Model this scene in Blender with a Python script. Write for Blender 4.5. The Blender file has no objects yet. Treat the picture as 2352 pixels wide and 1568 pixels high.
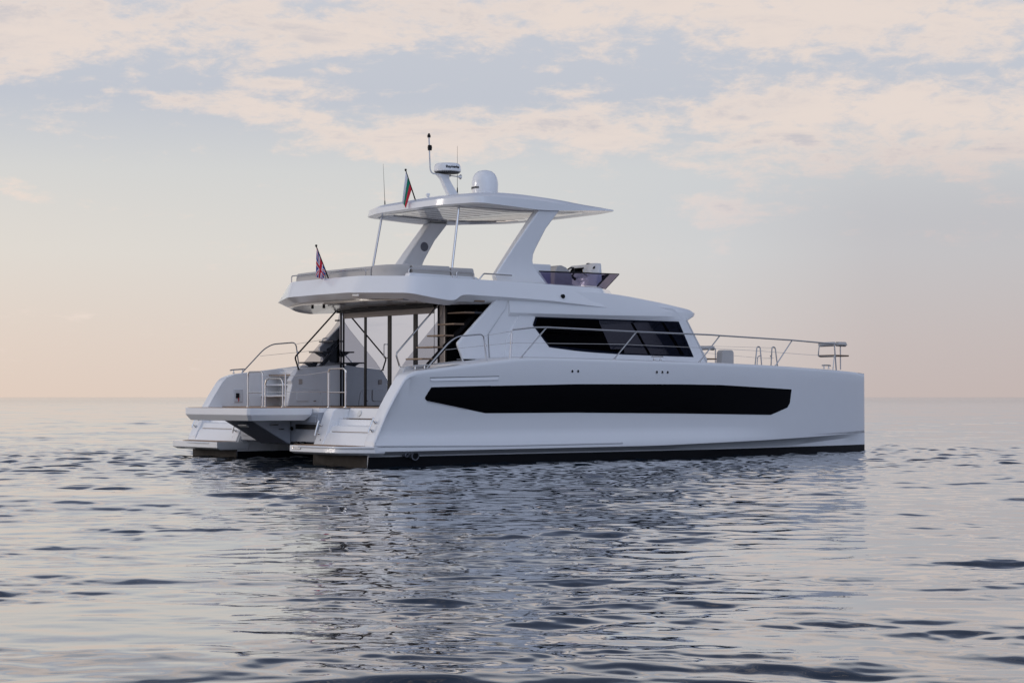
import bpy, bmesh, math, random
import numpy as np
from mathutils import Vector, Matrix
random.seed(7); rng = np.random.default_rng(11)
scene = bpy.context.scene
COL = scene.collection
R = math.radians

# ------------------------------------------------------------------ camera
CAM = (-22.02, -37.41, 1.5); HEAD = 0.6562
cd = bpy.data.cameras.new("camera"); cam = bpy.data.objects.new("camera", cd); COL.objects.link(cam)
cam.location = CAM
cam.rotation_euler = (math.pi/2 + math.atan(128/4350), 0, -HEAD)
cd.sensor_width = 36; cd.lens = 4350/2352*36
cd.clip_start = 0.5; cd.clip_end = 200000
scene.camera = cam
scene.render.resolution_x = 1024; scene.render.resolution_y = 682

# ------------------------------------------------------------------ exposure
vs = scene.view_settings
vs.view_transform = 'Standard'; vs.look = 'None'; vs.exposure = 0.0; vs.gamma = 1.0
scene.cycles.max_bounces = 8; scene.cycles.transparent_max_bounces = 16
scene.cycles.sample_clamp_indirect = 6.0
scene.cycles.use_denoising = True

# ------------------------------------------------------------------ sun: low, hazy, off the port quarter
SUN_AZ = (-0.80, 0.60); SUN_EL = R(9)
sl = bpy.data.lights.new("sun", 'SUN'); sun = bpy.data.objects.new("sun", sl); COL.objects.link(sun)
sl.energy = 0.55; sl.specular_factor = 0.3; sl.angle = R(14); sl.color = (1.0, 0.90, 0.80)
sdir = Vector((SUN_AZ[0]*math.cos(SUN_EL), SUN_AZ[1]*math.cos(SUN_EL), math.sin(SUN_EL)))
sun.rotation_euler = sdir.to_track_quat('Z', 'Y').to_euler()

# ------------------------------------------------------------------ sky
world = bpy.data.worlds.new("World"); scene.world = world; world.use_nodes = True
wt = world.node_tree; wt.nodes.clear()
class NT:
    """small helper to write shader maths"""
    def __init__(s, t): s.t = t
    def n(s, typ, **kw):
        x = s.t.nodes.new(typ)
        for k, v in kw.items(): setattr(x, k, v)
        return x
    def put(s, sock, v):
        if isinstance(v, bpy.types.NodeSocket): s.t.links.new(v, sock)
        elif v is not None: sock.default_value = v
    def m(s, op, a, b=None, c=None, clamp=False):
        x = s.n('ShaderNodeMath', operation=op, use_clamp=clamp)
        s.put(x.inputs[0], a)
        if b is not None: s.put(x.inputs[1], b)
        if c is not None: s.put(x.inputs[2], c)
        return x.outputs[0]
    def smooth(s, v, a, b):
        x = s.n('ShaderNodeMapRange', interpolation_type='SMOOTHSTEP')
        s.put(x.inputs[0], v); x.inputs[1].default_value = a; x.inputs[2].default_value = b
        return x.outputs[0]
    def ramp(s, v, stops, interp='EASE'):
        x = s.n('ShaderNodeValToRGB'); cr = x.color_ramp; cr.interpolation = interp
        while len(cr.elements) < len(stops): cr.elements.new(0.5)
        for e, (p, c) in zip(cr.elements, stops):
            e.position = p; e.color = (*c, 1) if len(c) == 3 else c
        s.put(x.inputs[0], v); return x.outputs[0]
    def mix(s, f, a, b, blend='MIX'):
        x = s.n('ShaderNodeMix', data_type='RGBA', blend_type=blend)
        s.put(x.inputs[0], f)
        s.put(x.inputs[6], (*a, 1) if isinstance(a, tuple) else a)
        s.put(x.inputs[7], (*b, 1) if isinstance(b, tuple) else b)
        return x.outputs[2]
    def noise(s, vec, scale, detail=6, rough=.55, dist=0.0):
        x = s.n('ShaderNodeTexNoise'); s.put(x.inputs['Vector'], vec)
        x.inputs['Scale'].default_value = scale; x.inputs['Detail'].default_value = detail
        x.inputs['Roughness'].default_value = rough; x.inputs['Distortion'].default_value = dist
        return x.outputs[0]
    def xyz(s, a, b, c=0.0):
        x = s.n('ShaderNodeCombineXYZ'); s.put(x.inputs[0], a); s.put(x.inputs[1], b); s.put(x.inputs[2], c)
        return x.outputs[0]
W = NT(wt)
tc = W.n('ShaderNodeTexCoord'); sp = W.n('ShaderNodeSeparateXYZ'); wt.links.new(tc.outputs['Generated'], sp.inputs[0])
dx, dy, dz = sp.outputs
zc = W.m('MAXIMUM', dz, 0.0)
hl = W.m('SQRT', W.m('ADD', W.m('MULTIPLY', dx, dx), W.m('MULTIPLY', dy, dy)))
hl = W.m('MAXIMUM', hl, 0.001)
saz = W.m('DIVIDE', W.m('ADD', W.m('MULTIPLY', dx, SUN_AZ[0]), W.m('MULTIPLY', dy, SUN_AZ[1])), hl)
fwd = W.m('DIVIDE', W.m('ADD', W.m('MULTIPLY', dx, math.sin(HEAD)), W.m('MULTIPLY', dy, math.cos(HEAD))), hl)
fr = W.smooth(fwd, .35, .90)
ahead = W.ramp(zc, [(0, (.74, .63, .56)), (.03, (.74, .66, .605)), (.075, (.72, .708, .685)), (.118, (.66, .68, .69)), (.155, (.545, .585, .665)), (.245, (.60, .63, .70)), (.29, (.20, .24, .35)), (.38, (.14, .175, .28)), (1, (.12, .16, .28))], 'LINEAR')
astern = W.ramp(zc, [(0, (.27, .285, .345)), (.1, (.26, .325, .46)), (.3, (.31, .40, .58)), (.6, (.36, .44, .60)), (1, (.24, .30, .44))], 'LINEAR')
lee = W.ramp(W.m('MULTIPLY_ADD', saz, .5, .5), [(0, (.80, .83, .90)), (.12, (1.05, 1.09, 1.14)), (.28, (3.3, 3.25, 3.22)), (.50, (3.2, 3.12, 3.05)), (.72, (1.0, .97, .95)), (1, (.80, .78, .77))], 'LINEAR')
astern = W.mix(1.0, astern, lee, 'MULTIPLY')
base = W.mix(fr, astern, ahead)
side = W.ramp(W.m('MULTIPLY_ADD', saz, .5, .5), [(.30, (.76, .76, .82)), (.40, (.80, .80, .86)), (.44, (.91, .93, .98)), (.50, (1.0, 1.0, 1.0)), (.66, (1.09, 1.03, .98)), (.80, (1.1, 1.04, .98))], 'LINEAR')
side = W.mix(W.smooth(zc, .085, .15), side, (1.02, 1.0, .99))
base = W.mix(1.0, base, side, 'MULTIPLY')
nish = W.n('ShaderNodeTexSky', sky_type='NISHITA', sun_disc=False, sun_elevation=SUN_EL, sun_rotation=math.atan2(SUN_AZ[0], SUN_AZ[1]))
nish.air_density = 1.5; nish.dust_density = 2.0
nsc = W.mix(1.0, nish.outputs[0], (.09, .09, .09), 'MULTIPLY')
base = W.mix(0.06, base, nsc)
# hazy glow around the hidden sun
sd = W.m('ADD', W.m('ADD', W.m('MULTIPLY', dx, sdir.x), W.m('MULTIPLY', dy, sdir.y)), W.m('MULTIPLY', dz, sdir.z))
glow = W.m('POWER', W.m('MAXIMUM', sd, 0.0), 5.0)
gl = W.mix(1.0, W.xyz(glow, glow, glow), (.85, .80, .78), 'MULTIPLY')
base = W.mix(1.0, base, gl, 'ADD')
# cloud sheet: noise on a plane high above, so it streaks towards the horizon
inv = W.m('DIVIDE', 1.0, W.m('ADD', zc, 0.035))
px = W.m('MULTIPLY', dx, inv); py = W.m('MULTIPLY', dy, inv)
pv = W.xyz(px, py, 0.0)
dv = W.xyz(dx, dy, W.m('MULTIPLY', dz, 2.6))
n1 = W.noise(pv, 1.6, 8, .62, .5)
n2 = W.noise(dv, 17.0, 9, .66, .25)
n3 = W.noise(dv, 50.0, 7, .66, .3)
n0 = W.noise(pv, 0.55, 3, .5)
# banks of cloud: (bearing from the bow heading, height) patches of the sky
azr = W.m('SUBTRACT', W.m('MULTIPLY', dx, math.cos(HEAD)), W.m('MULTIPLY', dy, math.sin(HEAD)))
banks = [(-.235, .186, .13, .022, .10, 1.0), (-.10, .190, .10, .016, .05, .95), (.03, .200, .16, .020, -.03, 1.0), (.16, .193, .16, .022, -.08, 1.0), (.26, .192, .08, .022, 0, .9), (-.16, .208, .10, .012, 0, .6),
         (-.135, .1485, .055, .0065, -.10, 1.0), (-.085, .138, .055, .009, -.12, .9), (-.02, .138, .09, .013, .02, 1.0), (.06, .140, .07, .016, .03, .95), (.15, .146, .11, .020, .06, 1.0), (.235, .135, .09, .028, .0, .85), (.13, .122, .10, .010, -.02, .7),
         (.12, .098, .10, .010, -.03, .50), (.19, .084, .08, .006, -.03, .44), (.06, .108, .05, .004, -.02, .42), (-.235, .103, .055, .006, -.16, .52), (-.235, .136, .04, .003, -.1, .35),
         (-.125, .1625, .02, .004, -.1, .72), (-.095, .158, .03, .005, 0, .66), (-.06, .160, .03, .004, .1, .66), (-.09, .170, .03, .0025, 0, .5), (.02, .171, .015, .003, 0, .6), (.045, .160, .02, .004, .1, .66)]
M = None
for (cx, cz, rx, rz, tilt, amp) in banks:
    ddx = W.m('SUBTRACT', azr, cx); ddz = W.m('SUBTRACT', zc, cz)
    ddz = W.m('SUBTRACT', ddz, W.m('MULTIPLY', ddx, tilt))
    q = W.m('ADD', W.m('POWER', W.m('DIVIDE', ddx, rx), 2.0), W.m('POWER', W.m('DIVIDE', ddz, rz), 2.0))
    g = W.m('MULTIPLY', W.m('EXPONENT', W.m('MULTIPLY', q, -0.8)), amp)
    M = g if M is None else W.m('MAXIMUM', M, g)
up = W.m('MULTIPLY', W.smooth(zc, .40, .60), W.m('MULTIPLY', n0, 0.8))
back = W.m('MULTIPLY', W.smooth(W.m('ADD', W.m('MULTIPLY', dx, math.sin(HEAD)), W.m('MULTIPLY', dy, math.cos(HEAD))), .75, .4), W.m('MULTIPLY', W.smooth(zc, .04, .12), n0))
M = W.m('MAXIMUM', W.m('MAXIMUM', M, W.m('MULTIPLY', W.smooth(zc, .10, .145), .20)), W.m('MAXIMUM', up, back))
dens = W.m('ADD', W.m('MULTIPLY', W.m('SUBTRACT', n1, .5), .7), W.m('ADD', W.m('MULTIPLY', W.m('SUBTRACT', n2, .5), 2.35), W.m('MULTIPLY', W.m('SUBTRACT', n3, .5), 1.5)))
dens = W.m('ADD', dens, W.m('SUBTRACT', M, .50))
cf = W.m('MULTIPLY', W.smooth(dens, -.22, .42), .93)
thick = W.m('MULTIPLY', W.smooth(dens, .20, .75), W.smooth(n1, .42, .66))
cl_f = W.mix(thick, (.79, .70, .645), (.585, .565, .59))
cl_b = W.mix(thick, (.36, .36, .40), (.27, .29, .35))
cl = W.mix(fr, cl_b, cl_f)
cl = W.mix(1.0, cl, side, 'MULTIPLY')
cl = W.mix(1.0, cl, W.mix(1.0, gl, (.6, .6, .6), 'MULTIPLY'), 'ADD')
skyc = W.mix(cf, base, cl)
bg = W.n('ShaderNodeBackground'); wt.links.new(skyc, bg.inputs[0]); bg.inputs[1].default_value = 1.0
wo = W.n('ShaderNodeOutputWorld'); wt.links.new(bg.outputs[0], wo.inputs[0])

# ------------------------------------------------------------------ materials
def pmat(name, col, rough=.4, metal=0.0, spec=.5, coat=0.0, vary=0.0, trans=0.0, ior=1.5, bump=None):
    m = bpy.data.materials.new(name); m.use_nodes = True
    t = m.node_tree; b = t.nodes['Principled BSDF']; N = NT(t)
    b.inputs['Base Color'].default_value = (*col, 1); b.inputs['Roughness'].default_value = rough
    b.inputs['Metallic'].default_value = metal; b.inputs['Specular IOR Level'].default_value = spec
    b.inputs['Coat Weight'].default_value = coat; b.inputs['Coat Roughness'].default_value = .05
    b.inputs['IOR'].default_value = ior
    tcn = N.n('ShaderNodeTexCoord')
    if vary:
        nz = N.noise(tcn.outputs['Object'], 1.7, 5, .6)
        c2 = N.mix(nz, tuple(c*(1-vary) for c in col), tuple(min(1, c*(1+vary)) for c in col))
        t.links.new(c2, b.inputs['Base Color'])
        nz2 = N.noise(tcn.outputs['Object'], 6.0, 4, .6)
        N.put(b.inputs['Roughness'], N.m('ADD', rough*.75, N.m('MULTIPLY', nz2, rough*.5)))
    if bump:
        bp = N.n('ShaderNodeBump'); bp.inputs['Strength'].default_value = bump[1]; bp.inputs['Distance'].default_value = bump[2]
        t.links.new(N.noise(tcn.outputs['Object'], bump[0], 4, .6), bp.inputs['Height']); t.links.new(bp.outputs[0], b.inputs['Normal'])
    return m
def glassmat(name, tint, gloss_rough=.02, ior=1.5, gcol=(.9, .9, .95)):
    m = bpy.data.materials.new(name); m.use_nodes = True; t = m.node_tree; t.nodes.clear(); N = NT(t)
    tr = N.n('ShaderNodeBsdfTransparent'); tr.inputs[0].default_value = (*tint, 1)
    gs = N.n('ShaderNodeBsdfGlossy'); gs.inputs['Roughness'].default_value = gloss_rough; gs.inputs[0].default_value = (*gcol, 1)
    fr = N.n('ShaderNodeFresnel'); fr.inputs[0].default_value = ior
    mx = N.n('ShaderNodeMixShader'); t.links.new(fr.outputs[0], mx.inputs[0]); t.links.new(tr.outputs[0], mx.inputs[1]); t.links.new(gs.outputs[0], mx.inputs[2])
    o = N.n('ShaderNodeOutputMaterial'); t.links.new(mx.outputs[0], o.inputs[0]); return m
GEL = pmat('white_gelcoat', (.87, .87, .87), .16, coat=.4, vary=.02, bump=(.9, .22, .012))
GEL2 = pmat('grey_white_gelcoat', (.66, .66, .67), .22, coat=.2, vary=.03)
NONSKID = pmat('nonskid_deck', (.68, .68, .69), .6, vary=.03, bump=(60, .3, .002))
ANTI = pmat('black_antifouling', (.009, .009, .011), .5, spec=.2, vary=.25, bump=(9, .4, .006))
ANTIB = pmat('worn_warmlit_antifouling', (.020, .015, .0125), .62, spec=.25, vary=.35, bump=(5, .5, .01))  # wear noise on black paint, with warm low light put into its brown
BLACK = pmat('black_glass', (.004, .004, .005), .03, spec=.04)
BLKM = pmat('black_metal', (.010, .010, .012), .4, spec=.15)
RUBBER = pmat('grey_rubber', (.16, .165, .19), .5)
CHROME = pmat('stainless_steel', (.62, .60, .58), .16, metal=1.0)
TEAKM = bpy.data.materials.new('teak'); TEAKM.use_nodes = True
_t = TEAKM.node_tree; _b = _t.nodes['Principled BSDF']; _N = NT(_t); _tc = _N.n('ShaderNodeTexCoord'); _s = _N.n('ShaderNodeSeparateXYZ'); _t.links.new(_tc.outputs['Object'], _s.inputs[0])
_f = _N.m('FRACT', _N.m('DIVIDE', _s.outputs[1], .06))
_g = _N.m('LESS_THAN', _f, .1)
_nz = _N.noise(_N.xyz(_N.m('MULTIPLY', _s.outputs[0], 2.0), _N.m('MULTIPLY', _s.outputs[1], 40.0)), 1.0, 5, .6)
_c = _N.mix(_nz, (.30, .17, .09), (.46, .29, .17)); _c = _N.mix(_g, _c, (.03, .028, .026))
_t.links.new(_c, _b.inputs['Base Color']); _b.inputs['Roughness'].default_value = .55
WOOD = pmat('tread_wood', (.22, .14, .085), .45, vary=.2)
CUSH = pmat('beige_cushion', (.50, .475, .45), .75, vary=.05, bump=(90, .25, .002))
CEILB = pmat('reflected_sole_brown', (.13, .10, .085), .3, vary=.12)  # brown of the teak sole mirrored overhead, put into the colour
CEIL = pmat('cream_ceiling', (.66, .63, .59), .05, coat=.6, vary=.02)
BEIGE = pmat('beige_valance', (.42, .37, .33), .5, vary=.04)
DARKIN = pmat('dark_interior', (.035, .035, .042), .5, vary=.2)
MIRROR = pmat('reflective_glass', (.52, .555, .605), .012, metal=1.0)
TINT = glassmat('smoked_glass', (.74, .745, .77), ior=1.2)
TINTD = glassmat('dark_tinted_glass', (.31, .33, .39), ior=1.12)
PURP = glassmat('purple_tinted_acrylic', (.62, .60, .71), .04, ior=1.22, gcol=(.62, .57, .76))
RED = pmat('red_cloth', (.70, .02, .045), .8, vary=.06); BLUE = pmat('blue_cloth', (.015, .04, .30), .8, vary=.06)
WHITEC = pmat('white_cloth', (.85, .84, .86), .8, vary=.03); GREENC = pmat('green_cloth', (.005, .25, .14), .8, vary=.06)
SLATE = pmat('dark_grey_ramp', (.10, .11, .145), .3, vary=.05); SHADEG = pmat('shaded_gelcoat', (.34, .36, .40), .25, vary=.04)  # the lighter grey is white gelcoat with under-deck shade in its colour
DARKW = pmat('silhouette_wood', (.035, .027, .022), .45, vary=.2)  # shade put into the tread wood: port treads show as silhouettes
INK = pmat('black_lettering', (.02, .02, .025), .5)
LAMP = pmat('lamp_lens', (.75, .75, .72), .2)
REDP = pmat('red_plastic', (.5, .02, .02), .4)

# ------------------------------------------------------------------ mesh helpers
def newbm(): return bmesh.new()
def loft(bm, rings, cap0=True, cap1=True, closed=True, mi=0):
    vr = [[bm.verts.new(p) for p in r] for r in rings]
    n = len(rings[0])
    for a, b in zip(vr, vr[1:]):
        for i in range(n if closed else n-1):
            j = (i+1) % n
            f = bm.faces.new((a[i], a[j], b[j], b[i])); f.material_index = mi
    if closed and cap0: bm.faces.new(vr[0][::-1]).material_index = mi
    if closed and cap1: bm.faces.new(vr[-1]).material_index = mi
    return vr
def prism(bm, uw, v0, v1, mi=0):            # outline in the fore-aft/up plane, thickness athwart
    loft(bm, [[(u, v0, w) for u, w in uw], [(u, v1, w) for u, w in uw]], mi=mi)
def slab(bm, uv, w0, w1, mi=0, inset=None):  # outline in plan, thickness up
    loft(bm, [[(u, v, w0) for u, v in (inset or uv)], [(u, v, w1) for u, v in uv]], mi=mi)
def box(bm, a, b, mi=0):
    slab(bm, [(a[0], a[1]), (b[0], a[1]), (b[0], b[1]), (a[0], b[1])], a[2], b[2], mi)
def roundloop(pts, rad, n=3):                # round the corners of a closed loop, keeping the count equal for equal loops
    pts = [Vector(p) for p in pts]; out = []; N_ = len(pts)
    for i in range(N_):
        a, b, c = pts[i-1], pts[i], pts[(i+1) % N_]
        d1 = a-b; d2 = c-b; r1 = min(rad, d1.length*.42); r2 = min(rad, d2.length*.42)
        p1 = b + d1.normalized()*r1; p2 = b + d2.normalized()*r2
        for k in range(n+1):
            t = k/n; out.append(p1*(1-t)**2 + b*2*t*(1-t) + p2*t*t)
    return out
def tube(bm, pts, r, seg=8, r1=None, mi=0):
    pts = [Vector(p) for p in pts]; rings = []; n = len(pts); prev = None
    for i, p in enumerate(pts):
        d = (pts[min(i+1, n-1)] - pts[max(i-1, 0)]).normalized()
        if prev is None:
            x = d.orthogonal().normalized()
        else:
            x = (prev - d*prev.dot(d)).normalized()
        prev = x; y = d.cross(x)
        rr = r if r1 is None else r + (r1-r)*i/(n-1)
        rings.append([p + (x*math.cos(t) + y*math.sin(t))*rr for t in [2*math.pi*k/seg for k in range(seg)]])
    loft(bm, rings, mi=mi)
def fillet(pts, rad, n=4):                   # round the corners of a path
    pts = [Vector(p) for p in pts]; out = [pts[0]]
    for a, b, c in zip(pts, pts[1:], pts[2:]):
        d1 = (a-b); d2 = (c-b); r = min(rad, d1.length*.48, d2.length*.48)
        p1 = b + d1.normalized()*r; p2 = b + d2.normalized()*r
        for k in range(n+1):
            t = k/n; out.append(p1*(1-t)**2 + b*2*t*(1-t) + p2*t*t)
    out.append(pts[-1]); return out
def lathe(bm, prof, c, seg=24, axis=Vector((0, 0, 1)), mi=0):  # prof: (radius, height)
    c = Vector(c); q = Vector((0, 0, 1)).rotation_difference(axis)
    rings = [[c + q @ Vector((r*math.cos(t), r*math.sin(t), h)) for t in [2*math.pi*k/seg for k in range(seg)]] for r, h in prof]
    loft(bm, rings, mi=mi)
def obj(name, bm, mats, parent=None, bevel=0.0, ang=32, seg=2):
    bmesh.ops.remove_doubles(bm, verts=bm.verts, dist=1e-5)
    bmesh.ops.recalc_face_normals(bm, faces=bm.faces)
    me = bpy.data.meshes.new(name); bm.to_mesh(me); bm.free()
    for m in (mats if isinstance(mats, (list, tuple)) else [mats]): me.materials.append(m)
    me.polygons.foreach_set('use_smooth', [True]*len(me.polygons)); me.set_sharp_from_angle(angle=R(ang))
    o = bpy.data.objects.new(name, me); COL.objects.link(o); o.parent = parent
    if bevel:
        b = o.modifiers.new('edge', 'BEVEL'); b.width = bevel; b.segments = seg; b.limit_method = 'ANGLE'; b.angle_limit = R(ang); b.harden_normals = True
    return o
def part(name, mats, parent, fn, bevel=0.0, **k):
    bm = newbm(); fn(bm); return obj(name, bm, mats, parent, bevel, **k)
def empty(name, loc=(0, 0, 0), parent=None):
    o = bpy.data.objects.new(name, None); COL.objects.link(o); o.location = loc; o.parent = parent; o.empty_display_size = .3; return o
def tag(o, label=None, cat=None, kind=None):
    if label: o['label'] = label
    if cat: o['category'] = cat
    if kind: o['kind'] = kind
def lerp(tab, x):
    return float(np.interp(x, [t[0] for t in tab], [t[1] for t in tab]))
def sstep(a, b, x):
    t = min(1, max(0, (x-a)/(b-a))); return t*t*(3-2*t)

# ------------------------------------------------------------------ the sea
SEA_Z = .07
def make_sea():
    rows = [0.4, 1.5, 3.0, 4.0]; r = 4.0
    while r < 1200: r *= 1.0026; rows.append(r)
    while r < 60000: r *= 1.10; rows.append(r)
    rows = np.array(rows)
    half = R(38)
    fine = np.linspace(-half, half, 1650)
    coarse = np.linspace(half, 2*math.pi-half, 70)[1:-1]
    th = np.concatenate([fine, coarse]) + HEAD         # bearing measured like the heading
    nr, nc = len(rows), len(th)
    rr, tt = np.meshgrid(rows, th, indexing='ij')
    X = (CAM[0] + rr*np.sin(tt)).astype(np.float32); Y = (CAM[1] + rr*np.cos(tt)).astype(np.float32)
    Z = np.zeros_like(X)
    sp = (rows*0.0026)                                   # spacing of the rows
    ncol = len(fine)
    wind = math.pi/2 - HEAD + .14
    # patches where the breeze lifts the wavelets and calmer lanes between them
    env = np.zeros_like(X)
    for _ in range(14):
        l = rng.uniform(1.3, 6.0); a = rng.uniform(0, 2*math.pi); k = 2*math.pi/l
        env[:, :] += np.sin(k*math.cos(a)*X + k*math.sin(a)*Y + rng.uniform(0, 6.28))
    env = np.clip(env/math.sqrt(7), -1.6, 2.2); env = (.68 + .40*env).astype(np.float32); env = np.clip(env, .12, 1.6)
    groups = [(16, 9.0, 26.0, .010, .5, False), (26, 2.8, 9.0, .012, .45, False), (34, 1.2, 2.8, .020, .42, True), (70, .42, 1.05, .054, .42, True), (60, .13, .40, .046, .7, True), (64, .36, .85, .034, .6, 'wash')]
    # the water lapping along the hulls is more broken
    du_ = np.maximum(np.maximum(-1.0-X, X-16.5), 0); dv_ = np.maximum(np.abs(Y)-4.2, 0)
    wash = (.40 + 3.4*np.exp(-(du_**2*2.5+dv_**2)/110.0)).astype(np.float32)
    for (n_, l0, l1, sig, spread, mod) in groups:
        g = np.zeros_like(X)
        lam = np.exp(rng.uniform(math.log(l0), math.log(l1), n_))
        for l in lam:
            a = wind + rng.normal(0, spread); k = 2*math.pi/l; A = sig*math.sqrt(2/n_)/k*rng.uniform(.7, 1.3)
            att = np.clip((l/np.maximum(sp, .001) - 1.9)/1.4, 0, 1); att[rows > 1200] = 0
            ok = np.where(att > 0)[0]
            if len(ok) == 0: continue
            r1 = ok[-1]+1
            p = (k*math.cos(a))*X[:r1, :ncol] + (k*math.sin(a))*Y[:r1, :ncol] + rng.uniform(0, 6.28)
            g[:r1, :ncol] += (A*att[:r1, None]*np.sin(p)).astype(np.float32)
        Z += g*wash if mod == 'wash' else (g*env if mod else g)
    edge = np.ones(nc, np.float32); e = np.clip(np.minimum(np.arange(ncol), np.arange(ncol)[::-1])/60, 0, 1); edge[:ncol] = e; edge[ncol:] = 0
    Z *= edge[None, :]
    Z += SEA_Z
    co = np.stack([X, Y, Z], -1).reshape(-1, 3)
    i0 = (np.arange(nr-1)[:, None]*nc + np.arange(nc)[None, :])
    j = (np.arange(nc)+1) % nc
    i1 = (np.arange(nr-1)[:, None]*nc + j[None, :])
    quads = np.stack([i0, i0+nc, i1+nc, i1], -1).reshape(-1, 4)
    me = bpy.data.meshes.new('sea')
    me.vertices.add(len(co)); me.vertices.foreach_set('co', co.astype(np.float32).ravel())
    nq = len(quads)
    me.loops.add(nq*4); me.loops.foreach_set('vertex_index', quads[:, ::-1].astype(np.int32).ravel())
    me.polygons.add(nq); me.polygons.foreach_set('loop_start', (np.arange(nq)*4).astype(np.int32))
    me.polygons.foreach_set('use_smooth', np.ones(nq, bool))
    me.update(calc_edges=True)
    if me.polygons[0].normal.z < 0: me.flip_normals()
    m = bpy.data.materials.new('sea_water'); m.use_nodes = True; t = m.node_tree; b = t.nodes['Principled BSDF']; n = NT(t)
    b.inputs['Base Color'].default_value = (.006, .014, .024, 1); b.inputs['IOR'].default_value = 1.333
    geo = n.n('ShaderNodeNewGeometry')
    ln = n.n('ShaderNodeVectorMath', operation='LENGTH'); t.links.new(geo.outputs['Position'], ln.inputs[0])
    n.put(b.inputs['Roughness'], n.m('ADD', .012, n.m('MULTIPLY', n.smooth(ln.outputs['Value'], 40, 600), .06)))
    nz = n.noise(geo.outputs['Position'], 9.0, 3, .5)
    bp = n.n('ShaderNodeBump'); bp.inputs['Strength'].default_value = .10; bp.inputs['Distance'].default_value = .006
    b2 = n.n('ShaderNodeBump'); b2.inputs['Distance'].default_value = .055
    n.put(b2.inputs['Strength'], n.m('MULTIPLY', n.smooth(ln.outputs['Value'], 60, 320), .9))
    t.links.new(n.noise(geo.outputs['Position'], 1.3, 2, .5), b2.inputs['Height']); t.links.new(b2.outputs[0], bp.inputs['Normal'])
    t.links.new(nz, bp.inputs['Height']); t.links.new(bp.outputs[0], b.inputs['Normal'])
    gs = n.n('ShaderNodeBsdfGlossy'); gs.inputs[0].default_value = (.93, .94, .96, 1); t.links.new(bp.outputs[0], gs.inputs['Normal'])
    t.links.new(b.inputs['Roughness'].links[0].from_socket, gs.inputs['Roughness'])
    lw = n.n('ShaderNodeLayerWeight'); lw.inputs[0].default_value = .5; t.links.new(bp.outputs[0], lw.inputs['Normal'])
    mx = n.n('ShaderNodeMixShader'); n.put(mx.inputs[0], n.m('MULTIPLY', n.smooth(lw.outputs['Facing'], .74, .90), .52))
    t.links.new(b.outputs[0], mx.inputs[1]); t.links.new(gs.outputs[0], mx.inputs[2])
    t.links.new(mx.outputs[0], t.nodes['Material Output'].inputs[0])
    me.materials.append(m)
    o = bpy.data.objects.new('sea', me); COL.objects.link(o); tag(o, 'calm rippled sea reaching to the horizon', 'sea', 'structure')
    return o
make_sea()

# ------------------------------------------------------------------ the yacht (x forward, y to port, z up from the waterline)
yacht = empty('motor_catamaran')
tag(yacht, 'white twin hulled motor yacht with flybridge and hardtop lying still on the sea', 'catamaran')
P = lambda name, mats, fn, bevel=0.0, parent=None, **k: part(name, mats, parent or yacht, fn, bevel, **k)

# --- hulls
GT = [(-.07, .48), (.29, 1.22), (.5, 1.56), (.72, 1.88), (.80, 1.955), (.88, 2.0), (1.06, 2.06), (1.7, 2.13), (2.8, 2.26), (3.8, 2.365), (4.08, 2.38), (4.6, 2.392),
      (6.5, 2.375), (8.5, 2.35), (10.49, 2.32), (12.27, 2.29), (15.18, 2.21), (16.2, 2.17), (16.65, 2.12)]
Gf = lambda u: lerp(GT, u)
def Bf(u):
    t = max(0, (u-7.5)/9.1); return 4.12 - 1.35*t*t
def vin(u):
    t = max(0, (u-5.5)/11.15); return 1.69 + 1.055*t**1.6
WA = lambda u: lerp([(0, .34), (7.9, .352), (11.73, .42), (16.65, .54)], u)
WB = lambda u: lerp([(0, .262), (9, .262), (13.0, .275), (16.65, .47)], u)
def outer(u):
    B, G = Bf(u), Gf(u); tf = min(1, max(0, (16.65-u)/3.5)); k = 1-sstep(9.0, 13.0, u); wa, wb = WA(u), WB(u)
    p = [(B-.40*tf, -.45), (B-.27*tf, 0), (B-.235*tf, .235), (B-.215*tf, wb), (B-.03*tf, wa), (B, wa+.012), (B, wa+.07), (B-.035*k, .54), (B-.092*k, .655), (B-.112*k, .71), (B-.128*k, .80), (B-.112*k, 1.1), (B-.055*k, 1.5), (B-.02*k, 1.9)]
    n = len(p); cap = G-.085
    p = [(v, min(w, cap-.002*(n-i))) for i, (v, w) in enumerate(p)]
    return p + [(B-.002, G-.075), (B-.008, G-.045), (B-.025, G-.018), (B-.05, G-.004), (B-.085, G+.004)]
def hull_v(u, w):
    p = outer(u); return float(np.interp(w, [q[1] for q in p], [q[0] for q in p]))
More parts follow.
